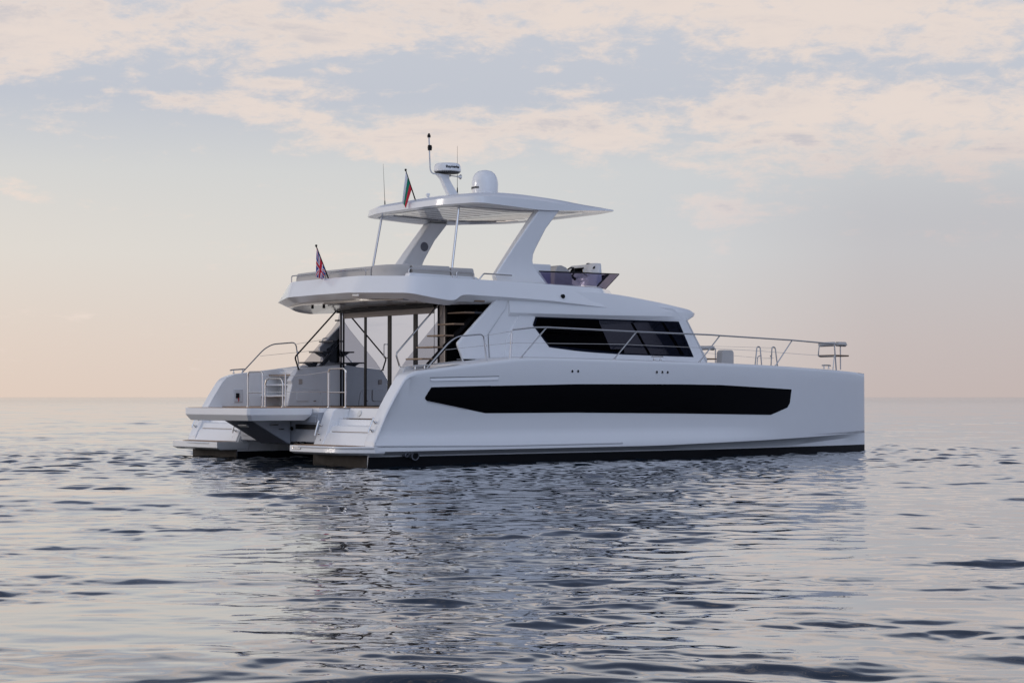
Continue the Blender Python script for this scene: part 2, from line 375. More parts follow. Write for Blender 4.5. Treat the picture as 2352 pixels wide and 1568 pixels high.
def build_hull(s):
    st = [-.03, .03, .1, .18, .25, .32, .4, .47, .54, .60, .66, .70, .74, .78, .82, .86, .91, .97, 1.06, 1.2, 1.4, 1.7, 2.1, 2.5, 2.8, 3.2, 3.6, 3.8, 3.95, 4.08, 4.25, 4.45, 4.6, 5, 5.6, 6.3, 7, 7.6, 8.3, 9, 9.6, 10.2, 10.8, 11.4, 12, 12.6, 13.2, 13.8, 14.4, 15, 15.5, 15.9, 16.2, 16.4, 16.55, 16.63]
    def fn(bm):
        rings = []
        for u in st:
            o = outer(u); B, G = Bf(u), Gf(u); vi = vin(u); it = max(B-.37, min(vi, B-.06))
            wl = min(.9, G-.12)
            ring = o + [(it+.02, G+.016), (it, G), (it, wl), (vi, wl-.003), (vi, min(.30, wl-.01)), (vi+.001, min(.237, wl-.02)), (vi+.02, -.45)]
            rings.append([(u, s*v, w) for v, w in ring])
        # rounded stem
        u = 16.66; ring = [(u, s*(2.742 + (v-2.742)*.12), w) for (_, vv, w) in rings[-1] for v in [abs(vv)]]
        rings.append(ring)
        loft(bm, rings)
        bm.normal_update()
        for f in bm.faces:
            if max(v.co.z for v in f.verts) < .238: f.material_index = 1
    h = P('hull', [GEL, ANTI], fn, ang=24)
    part('antifouled_transom', ANTIB, h, lambda bm: box(bm, (-.045, s*1.70, -.3), (.6, s*3.845, .275)))
    # long black window
    top = [(1.45, 1.71), (3.04, 1.75), (5.5, 1.80), (8.67, 1.81), (10.09, 1.80), (12.94, 1.70)]
    bot = [(1.30, 1.47), (1.36, 1.42), (2.43, 1.24), (2.95, 1.15), (5.5, 1.15), (8.67, 1.115), (12.06, 1.06), (12.75, 1.24), (12.86, 1.35), (12.94, 1.70)]
    def win(bm, off=.006):
        us = sorted(set([1.30, 1.33, 1.36, 1.40, 1.45] + list(np.arange(1.7, 12.0, .35)) + [2.43, 2.95, 12.06, 12.4, 12.75, 12.80, 12.86, 12.90, 12.94]))
        R1 = []; 
        for u in us:
            tp = lerp(top, u) if u >= 1.45 else 1.50 + (u-1.30)/.15*.21; bt = lerp(bot, u)
            R1.append([(u, s*(hull_v(u, bt+(tp-bt)*q)+off), bt+(tp-bt)*q) for q in (0, .25, .5, .75, 1)])
        loft(bm, R1, closed=False)
        # returns into the hull so the pane has a thickness
        loft(bm, [[r[-1] for r in R1], [(p[0], p[1]-s*.03, p[2]) for p in [r[-1] for r in R1]]], closed=False)
        loft(bm, [[r[0] for r in R1], [(p[0], p[1]-s*.03, p[2]) for p in [r[0] for r in R1]]], closed=False)
    part('hull_window', BLACK, h, win)
    def lips(bm):
        tube(bm, [(u, s*(hull_v(u, lerp(top, u)+.012)+.006), lerp(top, u)+.012) for u in np.linspace(1.45, 3.04, 12)], .011, 6)
        tube(bm, [(u, s*(hull_v(u, lerp(bot, u)-.008)+.006), lerp(bot, u)-.008) for u in np.linspace(1.36, 2.43, 10)], .009, 6)
    part('window_trim', GEL2, h, lips)
    # rub rail
    part('rub_rail', GEL2, h, lambda bm: tube(bm, [(u, s*(hull_v(u, .455)+.004), lerp([(-.05, .475), (3.2, .432), (6.85, .44)], u)) for u in np.linspace(-.03, 6.85, 60)], .022, 8))
    # moulded step under the gunwale
    def ledge(bm):
        us = np.linspace(1.40, 3.28, 14)
        tp = [1.915 + (u-1.38)*.0245 for u in us]; bt = [1.85 + (u-1.43)*.0174 for u in us]
        loft(bm, [[(u, s*(hull_v(u, t)-.006), t) for u, t in zip(us, tp)], [(u+(.03 if i < 3 else (-.06 if i > 11 else 0)), s*(hull_v(u, b)+.020), b) for i, (u, b) in enumerate(zip(us, bt))],
                  [(u, s*(hull_v(u, b)-.006), b-.012) for u, b in zip(us, bt)]], closed=False)
    part('moulded_step', GEL, h, ledge)
    part('vent_slot', BLKM, h, lambda bm: tube(bm, [(u, s*(hull_v(u, 1.92)-.001), 1.918 + (u-1.38)*.0245) for u in np.linspace(1.40, 3.27, 10)], .007, 6))
    # outlets high on the side
    for uu in (5.35, 5.52, 7.93, 8.11, 8.28):
        part('drain_outlet', [CHROME, BLKM], h, lambda bm: (lathe(bm, [(.014, -.01), (.036, -.005), (.034, .010), (.028, .012), (.026, .004)], (uu, s*hull_v(uu, 2.095), 2.095), 14, Vector((0, s, 0)))))
        part('drain_bore', BLKM, h.children[-1] if False else h, lambda bm: lathe(bm, [(.027, .0), (.027, .008), (.001, .008)], (uu, s*hull_v(uu, 2.095), 2.095), 12, Vector((0, s, 0))))
    # exhaust
    def ex(bm):
        a = Vector((0, s, -.1)).normalized()
        lathe(bm, [(.085, -.22), (.095, -.02), (.10, .012), (.094, .022), (.078, .022), (.07, -.15)], (1.09, s*4.0, .25), 22, a)
        lathe(bm, [(.05, -.15), (.055, .02), (.04, .03), (.03, -.1)], (.86, s*4.02, .275), 14, a)
    e = part('exhaust_pipe', RUBBER, h, ex)
    part('exhaust_bore', BLKM, e, lambda bm: lathe(bm, [(.076, 0), (.076, .012), (.001, .012)], (1.09, s*4.0, .25), 20, Vector((0, s, -.1)).normalized()))
    return h
HULLS = {s: build_hull(s) for s in (-1, 1)}

# --- cleats
def cleat(c, d, parent=None, up=Vector((0, 0, 1)), L=.28):
    c = Vector(c); d = Vector(d).normalized()
    def fn(bm):
        for q in (-.28, .28):
            lathe(bm, [(.034, 0), (.026, .008), (.016, .03), (.016, .075)], c + d*L*q, 10, up)
        tube(bm, [c - d*L*.5 + up*.082, c - d*L*.35 + up*.09, c + d*L*.35 + up*.09, c + d*L*.5 + up*.082], .018, 8)
    return P('cleat', CHROME, fn, parent=parent)
for s in (-1, 1):
    cleat((1.25, s*3.95, Gf(1.25)+.015), (1, 0, .07), L=.44)
    cleat((8.13, s*(Bf(8.13)-.2), Gf(8.13)+.02), (1, 0, 0), L=.36)
    cleat((14.87, s*(Bf(14.87)-.2), Gf(14.87)+.03), (1, s*-.1, 0), L=.36)
    cleat((.05, s*1.83, .80), (.28, 0, .9), up=Vector((-.95, 0, .3)).normalized(), L=.34)
    cleat((.10, s*3.9, .88), (.42, 0, .9), up=Vector((-.9, 0, .42)).normalized(), L=.34)

# --- swim platforms and boarding steps
for s in (-1, 1):
    plan = [(-.60, 1.63), (-.62, 2.5), (-.60, 3.45), (-.55, 3.58), (-.02, 4.125), (.25, 4.11), (.25, 1.63)]
    low = [(-.50, 1.65), (-.51, 2.5), (-.49, 3.4), (-.45, 3.5), (-.02, 4.06), (.25, 4.05), (.25, 1.65)]
    if s > 0:
        plan = [(-.60, 1.63), (-.62, 2.5), (-.64, 3.74), (-.58, 3.86), (-.02, 4.125), (.25, 4.11), (.25, 1.63)]
        low = [(-.50, 1.65), (-.51, 2.5), (-.53, 3.70), (-.48, 3.80), (-.02, 4.06), (.25, 4.05), (.25, 1.65)]
    def fn(bm):
        loft(bm, [[(u, s*v, .275) for u, v in low], [(u, s*v, .325) for u, v in plan], [(u, s*v, .462) for u, v in plan]])
    pl = P('swim_platform', GEL, fn, .012)
    part('teak_deck', TEAKM, pl, lambda bm: slab(bm, [(-.55, s*1.70), (-.56, s*2.5), (-.55, s*3.42), (-.10, s*3.88), (-.07, s*1.70)], .466, .474))
    part('rub_strip', GEL2, pl, lambda bm: tube(bm, [(-.605, s*2.0, .43), (-.625, s*2.5, .43), (-.605, s*3.45, .43), (-.555, s*3.585, .43), (-.03, s*4.13, .435)], .018, 8))
    if s < 0:
        part('boarding_ladder_recess', CHROME, pl, lambda bm: (tube(bm, fillet([(-.612, -1.78, .445), (-.612, -1.78, .385), (-.62, -2.12, .385), (-.62, -2.12, .445)], .02), .010, 6), box(bm, (-.622, -1.80, .425), (-.60, -2.14, .44))))
    def stairs(bm):
        prism(bm, [(-.05, .46), (.085, .735), (.30, .745), (.375, 1.02), (.585, 1.03), (.66, 1.262), (1.2, 1.262), (1.2, .46)], s*2.10, s*3.752)
        prism(bm, [(-.06, .46), (.05, .70), (.14, .98), (.22, 1.18), (.30, 1.262), (1.2, 1.262), (1.2, .46)], s*1.725, s*2.10)
    sb = P('boarding_steps', GEL, stairs, .022, seg=3)
    for (u0, u1, w) in ((.11, .29, .7465), (.40, .575, 1.0305)):
        part('step_tread', WOOD, sb, lambda bm: slab(bm, [(u0, s*2.22), (u1, s*2.22), (u1, s*3.65), (u0, s*3.65)], w+.002, w+.012))
    part('courtesy_light', LAMP, sb, lambda bm: lathe(bm, [(.001, .0), (.075, 0), (.068, .012), (.001, .014)], (.615, s*2.55, 1.145), 18, Vector((-.95, 0, .3)).normalized()))
    part('drain_cap', CHROME, sb, lambda bm: lathe(bm, [(.001, .0), (.03, 0), (.028, .01), (.001, .011)], (-.005, s*1.95, .555), 12, Vector((-.92, 0, .38)).normalized()))

# --- bridgedeck, bulkhead under the cockpit, lifting platform
def bd(bm):
    box(bm, (.75, -1.72, .62), (13.5, 1.72, 1.2))
    loft(bm, [[(.06, v, w) for v, w in ((-1.72, .50), (1.72, .50), (1.72, 1.16), (-1.72, 1.16))], [(.9, v, w) for v, w in ((-1.72, .42), (1.72, .42), (1.72, 1.2), (-1.72, 1.2))]])
    loft(bm, [[(13.5, v, w) for v, w in ((-2.6, .62), (2.6, .62), (2.6, 2.0), (-2.6, 2.0))], [(15.3, v, w) for v, w in ((-2.6, 1.7), (2.6, 1.7), (2.6, 2.1), (-2.6, 2.1))]])
brd = P('bridgedeck', SHADEG, bd, .02)
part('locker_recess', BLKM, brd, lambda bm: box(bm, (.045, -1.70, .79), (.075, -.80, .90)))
part('locker_hatch', SHADEG, brd, lambda bm: box(bm, (.035, -1.68, .93), (.07, -.68, 1.10)), .02)
part('locker_hatch', SHADEG, brd, lambda bm: box(bm, (.038, .75, .60), (.07, 1.6, 1.05)), .02)
part('pipe_outlet', BLKM, brd, lambda bm: lathe(bm, [(.04, 0), (.045, .03), (.03, .03), (.03, 0)], (.03, -.70, .80), 14, Vector((-1, 0, 0))))
for v0 in (.0, -1.12):
    def led(bm):
        for k in (-.13, .13):
            tube(bm, [(-.02, v0+k-.07, .485), (-.02, v0+k+.07, .485)], .035, 12)
        tube(bm, [(-.01, v0-.2, .485), (-.01, v0+.2, .485)], .02, 8)
    P('underwater_light', BLKM, led, parent=brd)

lp = empty('lifting_platform', parent=yacht)
def slabfn(bm):
    pl = [(-1.54, -1.40), (-1.545, 0), (-1.54, 1.40), (-1.48, 1.46), (.08, 1.46), (.08, -1.46), (-1.48, -1.46)]
    def sc(d): return [(u + (d if u < 0 else -d*1.5), v*(1-d/1.46)) for u, v in pl]
    loft(bm, [[(u, v, .985) for u, v in sc(.09)], [(u, v, 1.115) for u, v in pl], [(u, v, 1.262) for u, v in pl]])
part('platform_slab', GEL, lp, slabfn, .012)
part('teak_deck', TEAKM, lp, lambda bm: slab(bm, [(-1.48, -1.39), (.03, -1.39), (.03, 1.39), (-1.48, 1.39)], 1.264, 1.272))
part('lifting_bracket', SHADEG, lp, lambda bm: prism(bm, [(-.95, .975), (.0, .455), (.045, .455), (.045, .975)], -.6, .6), .015)
part('bracket_ramp', SLATE, lp, lambda bm: loft(bm, [[(-.985, v, .982), (-.955, v, .982), (-.005, v, .455), (-.02, v, .448)] for v in (-.60, .60)]))  # ramp face in a darker grey than the bracket sides
def grips(bm):
    for (u, w, L) in ((-.50, .885, .20), (-.26, .79, .10)):
        tube(bm, fillet([(u, -.60, w), (u, -.635, w), (u+L, -.635, w), (u+L, -.60, w)], .02), .014, 8)
part('grab_handle', CHROME, lp, grips)
part('light_slot', LAMP, lp, lambda bm: [loft(bm, [[(-.80+a-.002*1, v, .879-a*.547+o) for (a, v) in ((0, .30), (0, -.08), (.07, -.08), (.07, .30))] for o in (-.012, .02)])])

# --- cockpit
def sole(bm):
    slab(bm, [(.10, -1.72), (.68, -1.72), (.68, -3.77), (3.3, -3.77), (3.3, 3.77), (.68, 3.77), (.68, 1.72), (.10, 1.72)], 1.16, 1.262)
ck = P('cockpit_sole', GEL, sole, .01)
part('teak_deck', TEAKM, ck, lambda bm: slab(bm, [(.13, -1.70), (.70, -1.70), (.70, -3.74), (3.2, -3.74), (3.2, 3.74), (.70, 3.74), (.70, 1.70), (.13, 1.70)], 1.265, 1.279))
for s in (-1, 1):
    def coam(bm):
        prism(bm, [(1.62, 1.28), (1.76, 1.82), (1.73, 1.91), (1.92, 2.17), (1.98, 2.195), (3.14, 2.30), (3.14, 1.28)], s*2.2, s*2.42)
    c = P('cockpit_coaming', GEL2, coam, .025, seg=3)
    part('locker_door', GEL2, c, lambda bm: prism(bm, [(1.90, 1.40), (2.20, 1.40), (2.23, 1.43), (2.23, 1.68), (2.20, 1.71), (1.91, 1.71), (1.88, 1.68), (1.87, 1.43)], s*2.175, s*2.2), .012)
    part('wall_socket', BEIGE, c, lambda bm: prism(bm, [(1.94, 1.82), (2.04, 1.82), (2.04, 1.94), (1.94, 1.94)], s*2.18, s*2.2), .008)
    part('moulded_arch', GEL2, c, lambda bm: tube(bm, fillet([(2.3, s*2.2, 1.685), (2.5, s*2.2, 1.69), (2.58, s*2.2, 1.60), (2.62, s*2.2, 1.29)], .1), .012, 6))
    part('drain_grip', CHROME, c, lambda bm: tube(bm, [(2.36, s*2.19, 1.41), (2.43, s*2.19, 1.415)], .012, 6))
    # steps from the cockpit up to the side deck
    ds = empty('side_deck_steps', parent=yacht)
    part('riser_block', GEL, ds, lambda bm: (box(bm, (2.30, s*2.42, 1.27), (3.3, s*3.76, 2.14)), box(bm, (2.1, s*2.42, 1.27), (2.31, s*2.9, 1.95))), .02)
    for (u0, w) in ((1.78, 1.515), (1.88, 1.785)):
        part('step_tread', GEL, ds, lambda bm: box(bm, (u0, s*2.42, w), (2.31, s*3.76, w+.04)), .01)
    part('step_tread', WOOD, ds, lambda bm: box(bm, (2.0, s*2.42, 2.03), (2.42, s*3.74, 2.06)), .008)
    # inner face fittings of the hull wing
    if s > 0:
        sk = P('shore_power_panel', GEL2, lambda bm: prism(bm, [(1.02, 1.37), (1.27, 1.37), (1.27, 1.70), (1.02, 1.70)], 3.725, 3.76), .015)
        part('socket', BLKM, sk, lambda bm: prism(bm, [(1.07, 1.48), (1.16, 1.48), (1.16, 1.60), (1.07, 1.60)], 3.70, 3.73), .005)
        part('pull_tab', REDP, sk, lambda bm: tube(bm, [(1.13, 3.71, 1.49), (1.14, 3.70, 1.44), (1.13, 3.70, 1.40)], .012, 6))

# hoops on the aft edge of the cockpit
def hoop(c, d, L, h, bar=None, rad=.1, u_w=1.275):
    c = Vector(c); d = Vector(d)
    def fn(bm):
        tube(bm, fillet([c, c+Vector((0, 0, h)), c+d*L+Vector((0, 0, h)), c+d*L], rad, 6), .019, 10)
        if bar: tube(bm, [c+Vector((0, 0, bar)), c+d*L+Vector((0, 0, bar))], .013, 8)
        for q in (0, L): lathe(bm, [(.04, 0), (.038, .012), (.022, .016)], c+d*q, 12)
    return fn
gr = empty('stern_guard_rail', parent=yacht)
U0 = .62
part('rail_hoop', CHROME, gr, hoop((U0, 1.64, 1.275), (0, 1, 0), .70, .83, .335))
part('rail_hoop', CHROME, gr, hoop((U0, .72, 1.275), (0, 1, 0), .80, .66, .245, .16))
part('rail_post', CHROME, gr, lambda bm: tube(bm, [(U0, .60, 1.275), (U0, .60, 2.06)], .019, 10))
part('rail_hoop', CHROME, gr, hoop((U0, -1.97, 1.275), (0, 1, 0), .70, .86, .335))
def wires(bm):
    for (w0, w1, sag) in ((1.99, 2.08, .02), (1.62, 1.62, .0)):
        tube(bm, [(U0, .60 + (-1.27-.60)*t, w0+(w1-w0)*t - sag*4*t*(1-t)) for t in np.linspace(0, 1, 8)], .006, 5)
        tube(bm, [(U0, .60 + (1.64-.60)*t, w0) for t in (0, 1)], .005, 5)
part('lifeline', CHROME, gr, wires)

# --- aft bulkhead with the reflecting sliding doors
bk = empty('saloon_doors', parent=yacht)
part('door_surround', BEIGE, bk, lambda bm: (box(bm, (3.14, -1.79, 3.435), (3.3, 2.062, 3.565)), box(bm, (3.165, -2.2, 1.27), (3.3, -1.96, 3.60)), box(bm, (3.165, 2.08, 1.27), (3.3, 2.2, 3.60))))
panes = [(2.07, 1.135), (1.055, .115), (-.02, -.96), (-1.11, -1.78)]
for a, b in panes:
    part('door_pane', MIRROR, bk, lambda bm: box(bm, (3.15, b, 1.29), (3.17, a, 3.43)))
for a, b in ((1.135, 1.055), (.115, -.02), (-.96, -1.11)):
    part('door_frame', BLKM, bk, lambda bm: box(bm, (3.135, b, 1.28), (3.18, a, 3.44)))
for a, b in ((2.085, 2.19), (-1.95, -1.80)): part('post_glass', MIRROR, bk, lambda bm: box(bm, (3.15, a, 1.29), (3.164, b, 3.60)))
for a, b, c in ((2.185, 2.215, 3.66), (2.062, 2.085, 3.6), (-1.97, -1.945, 3.66)): part('door_frame', BLKM, bk, lambda bm: box(bm, (3.13, a, 1.28), (3.17, b, c)))
part('head_rail', BLKM, bk, lambda bm: box(bm, (3.02, -1.94, 3.57), (3.28, 2.2, 3.665)))
part('door_handle', CHROME, bk, lambda bm: tube(bm, fillet([(3.14, .20, 2.44), (3.09, .20, 2.44), (3.09, .20, 2.76), (3.14, .20, 2.76)], .03), .012, 8))
for s in (-1, 1):
    part('side_window', TINT, bk, lambda bm: prism(bm, [(1.97, 2.20), (2.12, 2.38), (2.9, 3.18), (3.06, 3.38), (3.12, 3.62), (3.13, 2.31)], s*2.20, s*2.21))
# flying stairs up to the flybridge, one each side
for s in (-1, 1):
    fs = empty('flybridge_stairs', parent=yacht)
    for k in range(6 if s < 0 else 3):
        u = (2.0 if s < 0 else 2.40) + .29*k; w = 2.335 + .265*k
        part('stair_tread', WOOD if s < 0 else DARKW, fs, lambda bm: box(bm, (u, s*2.30, w), (u+.28, s*2.96, w+.035)), .006)
    def string(bm):
        o_ = 0 if s < 0 else .40
        loft(bm, [[(2.35+o_, s*v, 2.12), (2.35+o_, s*v, 2.24), (3.75+o_*.2, s*v, 3.52-.45*o_), (3.75+o_*.2, s*v, 3.40-.45*o_)] for v in (2.58, 2.66)])
        for k in range(2 if s > 0 else 0):
            u = 2.0 + o_ + .29*k; w = 2.335 + .265*k
            loft(bm, [[(u+.02, s*v, w-.001), (u+.27, s*v, w-.001), (u+.2, s*v, w-.10)] for v in (2.50, 2.74)])
    part('stringer', BLKM, fs, string)
    if s > 0: part('gusset', BLKM, fs, lambda bm: prism(bm, [(3.16, 2.70), (3.30, 2.78), (3.7, 3.12), (3.7, 2.36), (3.26, 2.38)], 2.88, 2.94))
    part('back_panel', BLACK, fs, lambda bm: prism(bm, [(3.16, 2.2), (4.6, 2.3), (4.6, 3.72), (3.16, 3.68)], s*2.20, s*2.26))

# --- decks
def deck(bm):
    us = [3.45, 4.08, 4.6, 6, 7.5, 9, 10.5, 12, 13, 14, 15, 15.35]
    rings = []
    for u in us:
        B, G = Bf(u)-.10, Gf(u); c = .05
        prof = [(-B, G-.3), (-B, G+.008), (-B+.25, G+.022), (-1.5, G+.02+c), (0, G+.025+c), (1.5, G+.02+c), (B-.25, G+.022), (B, G+.008), (B, G-.3)]
        rings.append([(u, v, w) for v, w in prof])
    loft(bm, rings)
dk = P('deck', NONSKID, deck, .01)
for s in (-1, 1):
    part('side_deck', NONSKID, dk, lambda bm: loft(bm, [[(u, s*v, w) for v, w in ((2.43, Gf(u)-.2), (2.43, Gf(u)+.02), (3.75, Gf(u)+.02), (4.0, Gf(u)+.008), (4.0, Gf(u)-.2))] for u in (2.4, 2.8, 3.2, 3.449)]), .008)

# --- cabin
cabin = empty('cabin', parent=yacht)
CW = [(5.20, 3.365), (5.12, 3.17), (5.61, 2.665), (6.6, 2.575), (7.9, 2.525), (10.20, 2.495), (9.70, 3.365)]
def poly_hole(bm, outer_, hole, v):
    es = []
    for lp_ in (outer_, hole):
        vs_ = [bm.verts.new((u, v, w)) for u, w in lp_]
        for i in range(len(vs_)): es.append(bm.edges.new((vs_[i], vs_[(i+1) % len(vs_)])))
    bmesh.ops.triangle_fill(bm, edges=es, use_beauty=True)
    r = bmesh.ops.extrude_face_region(bm, geom=bm.faces[:])
    for e in r['geom']:
        if isinstance(e, bmesh.types.BMVert): e.co.y -= math.copysign(.05, v)
for s in (-1, 1):
    V = s*2.95
    def side(bm):
        o = [(4.02, 3.70), (2.97, 2.735), (2.965, 2.68), (3.13, 2.30), (10.75, 2.25), (10.56, 2.50), (9.93, 3.42), (9.5, 3.70)]
        h = [(5.27, 3.33), (5.20, 3.17), (5.65, 2.71), (7.9, 2.56), (10.10, 2.53), (9.66, 3.33)]
        poly_hole(bm, o, h, V)
    sd_ = part('side_wall', GEL, cabin, side, .012)
    # raised panel round the aft end of the window and the sloping aft face
    part('moulded_panel', GEL, cabin, lambda bm: prism(bm, [(4.84, 3.43), (4.68, 3.36), (4.47, 3.04), (4.33, 2.80), (4.28, 2.33), (9.0, 2.33), (7.9, 2.50), (5.58, 2.64), (5.08, 3.17), (5.18, 3.40)], V+s*.022, V-s*.02), .01)
    part('aft_facet', GEL, cabin, lambda bm: loft(bm, [[(4.03, V, 3.72), (2.96, V, 2.735), (2.955, V, 2.68), (3.13, V, 2.30), (3.9, V, 2.30), (3.86, V, 2.92), (4.36, V, 3.52), (4.4, V, 3.72)],
                                                     [(u_, V-s*.06, w_) for u_, w_ in ((4.03, 3.72), (2.97, 2.735), (2.965, 2.68), (3.14, 2.30), (3.9, 2.3), (3.86, 2.92), (4.36, 3.52), (4.4, 3.72))]]) , .02)
    def rib(bm):
        loft(bm, [[(4.03, V, 3.72), (2.96, V, 2.735), (2.955, V, 2.68), (3.10, V, 2.36), (3.86, V+s*.0, 2.36), (3.83, V, 2.92), (4.34, V, 3.52), (4.4, V, 3.72)],
                  [(4.06, V+s*.03, 3.72), (3.00, V+s*.03, 2.735), (2.99, V+s*.03, 2.68), (3.13, V+s*.03, 2.36), (3.80, V+s*.03, 2.36), (3.77, V+s*.03, 2.92), (4.28, V+s*.03, 3.52), (4.36, V+s*.03, 3.72)]])
    part('aft_buttress', GEL, cabin, rib, .01)
    sw = part('side_window', TINTD, cabin, lambda bm: loft(bm, [[(u, V+s*.001, w) for u, w in CW], [(u, V+s*.006, w) for u, w in CW]]))
    part('blacked_pane', BLACK, sw, lambda bm: prism(bm, [(5.22, 3.355), (5.135, 3.17), (5.62, 2.675), (6.6, 2.585), (7.55, 2.55), (7.1, 3.355)], V-s*.004, V-s*.0005))
# windscreen: side posts, three raked panes, mullions
WB_ = [(10.64, -2.97), (11.35, -1.45), (11.55, 0), (11.35, 1.45), (10.64, 2.97)]
WT_ = [(9.98, -2.90), (10.55, -1.40), (10.75, 0), (10.55, 1.40), (9.98, 2.90)]
ws = part('windscreen', TINTD, cabin, lambda bm: loft(bm, [[(u, v, 2.45) for u, v in WB_], [(u, v, 3.45) for u, v in WT_]], closed=False))
for i in range(5):
    part('mullion', GEL2 if i in (0, 4) else BLKM, ws, lambda bm: tube(bm, [(WB_[i][0]-.01, WB_[i][1]*.995, 2.40), (WT_[i][0]-.01, WT_[i][1]*.995, 3.46)], .032, 8))
part('cabin_front', GEL, cabin, lambda bm: loft(bm, [[(u, v, 2.2) for u, v in WB_], [(u, v, 2.46) for u, v in WB_]], closed=False))
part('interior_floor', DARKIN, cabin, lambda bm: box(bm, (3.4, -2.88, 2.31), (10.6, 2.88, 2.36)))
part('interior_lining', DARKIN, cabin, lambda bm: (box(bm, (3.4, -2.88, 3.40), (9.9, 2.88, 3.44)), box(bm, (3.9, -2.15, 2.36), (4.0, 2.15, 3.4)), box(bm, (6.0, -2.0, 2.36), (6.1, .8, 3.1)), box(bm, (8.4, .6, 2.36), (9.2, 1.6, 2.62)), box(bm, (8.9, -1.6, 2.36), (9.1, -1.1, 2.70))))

# --- roof of the cabin with its brow
def perim(half):
    """starboard half from the aft centre line round to the bow centre line -> closed loop"""
    return [(u, v, w) for u, v, w in half] + [(u, -v, w) for u, v, w in half[::-1] if abs(v) > 1e-6]
def curve(pts, n=4):                         # smooth line through the points (centripetal enough for short runs)
    P_ = [Vector(p) for p in pts]; out = []
    for i in range(len(P_)-1):
        a = P_[max(i-1, 0)]; b = P_[i]; c = P_[i+1]; d = P_[min(i+2, len(P_)-1)]
        L = (c-b).length; m1 = (c-a); m2 = (d-b)
        m1 = m1.normalized()*L*.9 if m1.length else m1; m2 = m2.normalized()*L*.9 if m2.length else m2
        if i == len(P_)-2: m2 = Vector((0, L*.9, 0))
        for k in range(n):
            t = k/n; out.append(b*(2*t**3-3*t*t+1) + m1*(t**3-2*t*t+t) + c*(3*t*t-2*t**3) + m2*(t**3-t*t))
    out.append(P_[-1]); return [tuple(q) for q in out]
def roof(bm):
    M0 = [(4.4, -2.962, 3.37), (5.2, -2.965, 3.372), (7.5, -2.965, 3.38), (9.0, -2.965, 3.39), (9.9, -2.945, 3.395), (10.08, -2.86, 3.40), (10.25, -2.55, 3.41), (10.8, -1.4, 3.44), (10.95, 0, 3.45)]
    M1 = [(4.4, -3.03, 3.435), (5.0, -3.05, 3.437), (7.4, -3.06, 3.452), (9.0, -3.03, 3.475), (9.9, -2.92, 3.497), (10.36, -2.78, 3.515), (10.55, -2.56, 3.53), (11.2, -1.5, 3.56), (11.45, 0, 3.58)]
    M2 = [(4.4, -3.02, 3.60), (5.0, -3.04, 3.60), (7.4, -3.05, 3.60), (9.0, -3.01, 3.60), (9.9, -2.90, 3.60), (10.39, -2.77, 3.595), (10.59, -2.55, 3.595), (11.25, -1.5, 3.62), (11.5, 0, 3.63)]
    M3 = [(4.4, -2.90, 3.98), (5.0, -2.93, 3.99), (7.4, -2.91, 3.985), (9.0, -2.86, 3.835), (9.85, -2.76, 3.735), (10.32, -2.68, 3.675), (10.51, -2.50, 3.65), (11.15, -1.45, 3.655), (11.4, 0, 3.665)]
    M4 = [(4.4, -2.2, 4.02), (5.0, -2.2, 4.02), (7.4, -2.2, 4.01), (8.8, -2.0, 3.86), (9.5, -1.9, 3.765), (9.9, -1.85, 3.715), (10.1, -1.7, 3.69), (10.5, -1.2, 3.69), (10.7, 0, 3.70)]
    loft(bm, [perim(curve(M)) for M in (M0, M1, M2, M3, M4)])
P('cabin_roof', GEL, roof, .012, ang=26, seg=3)

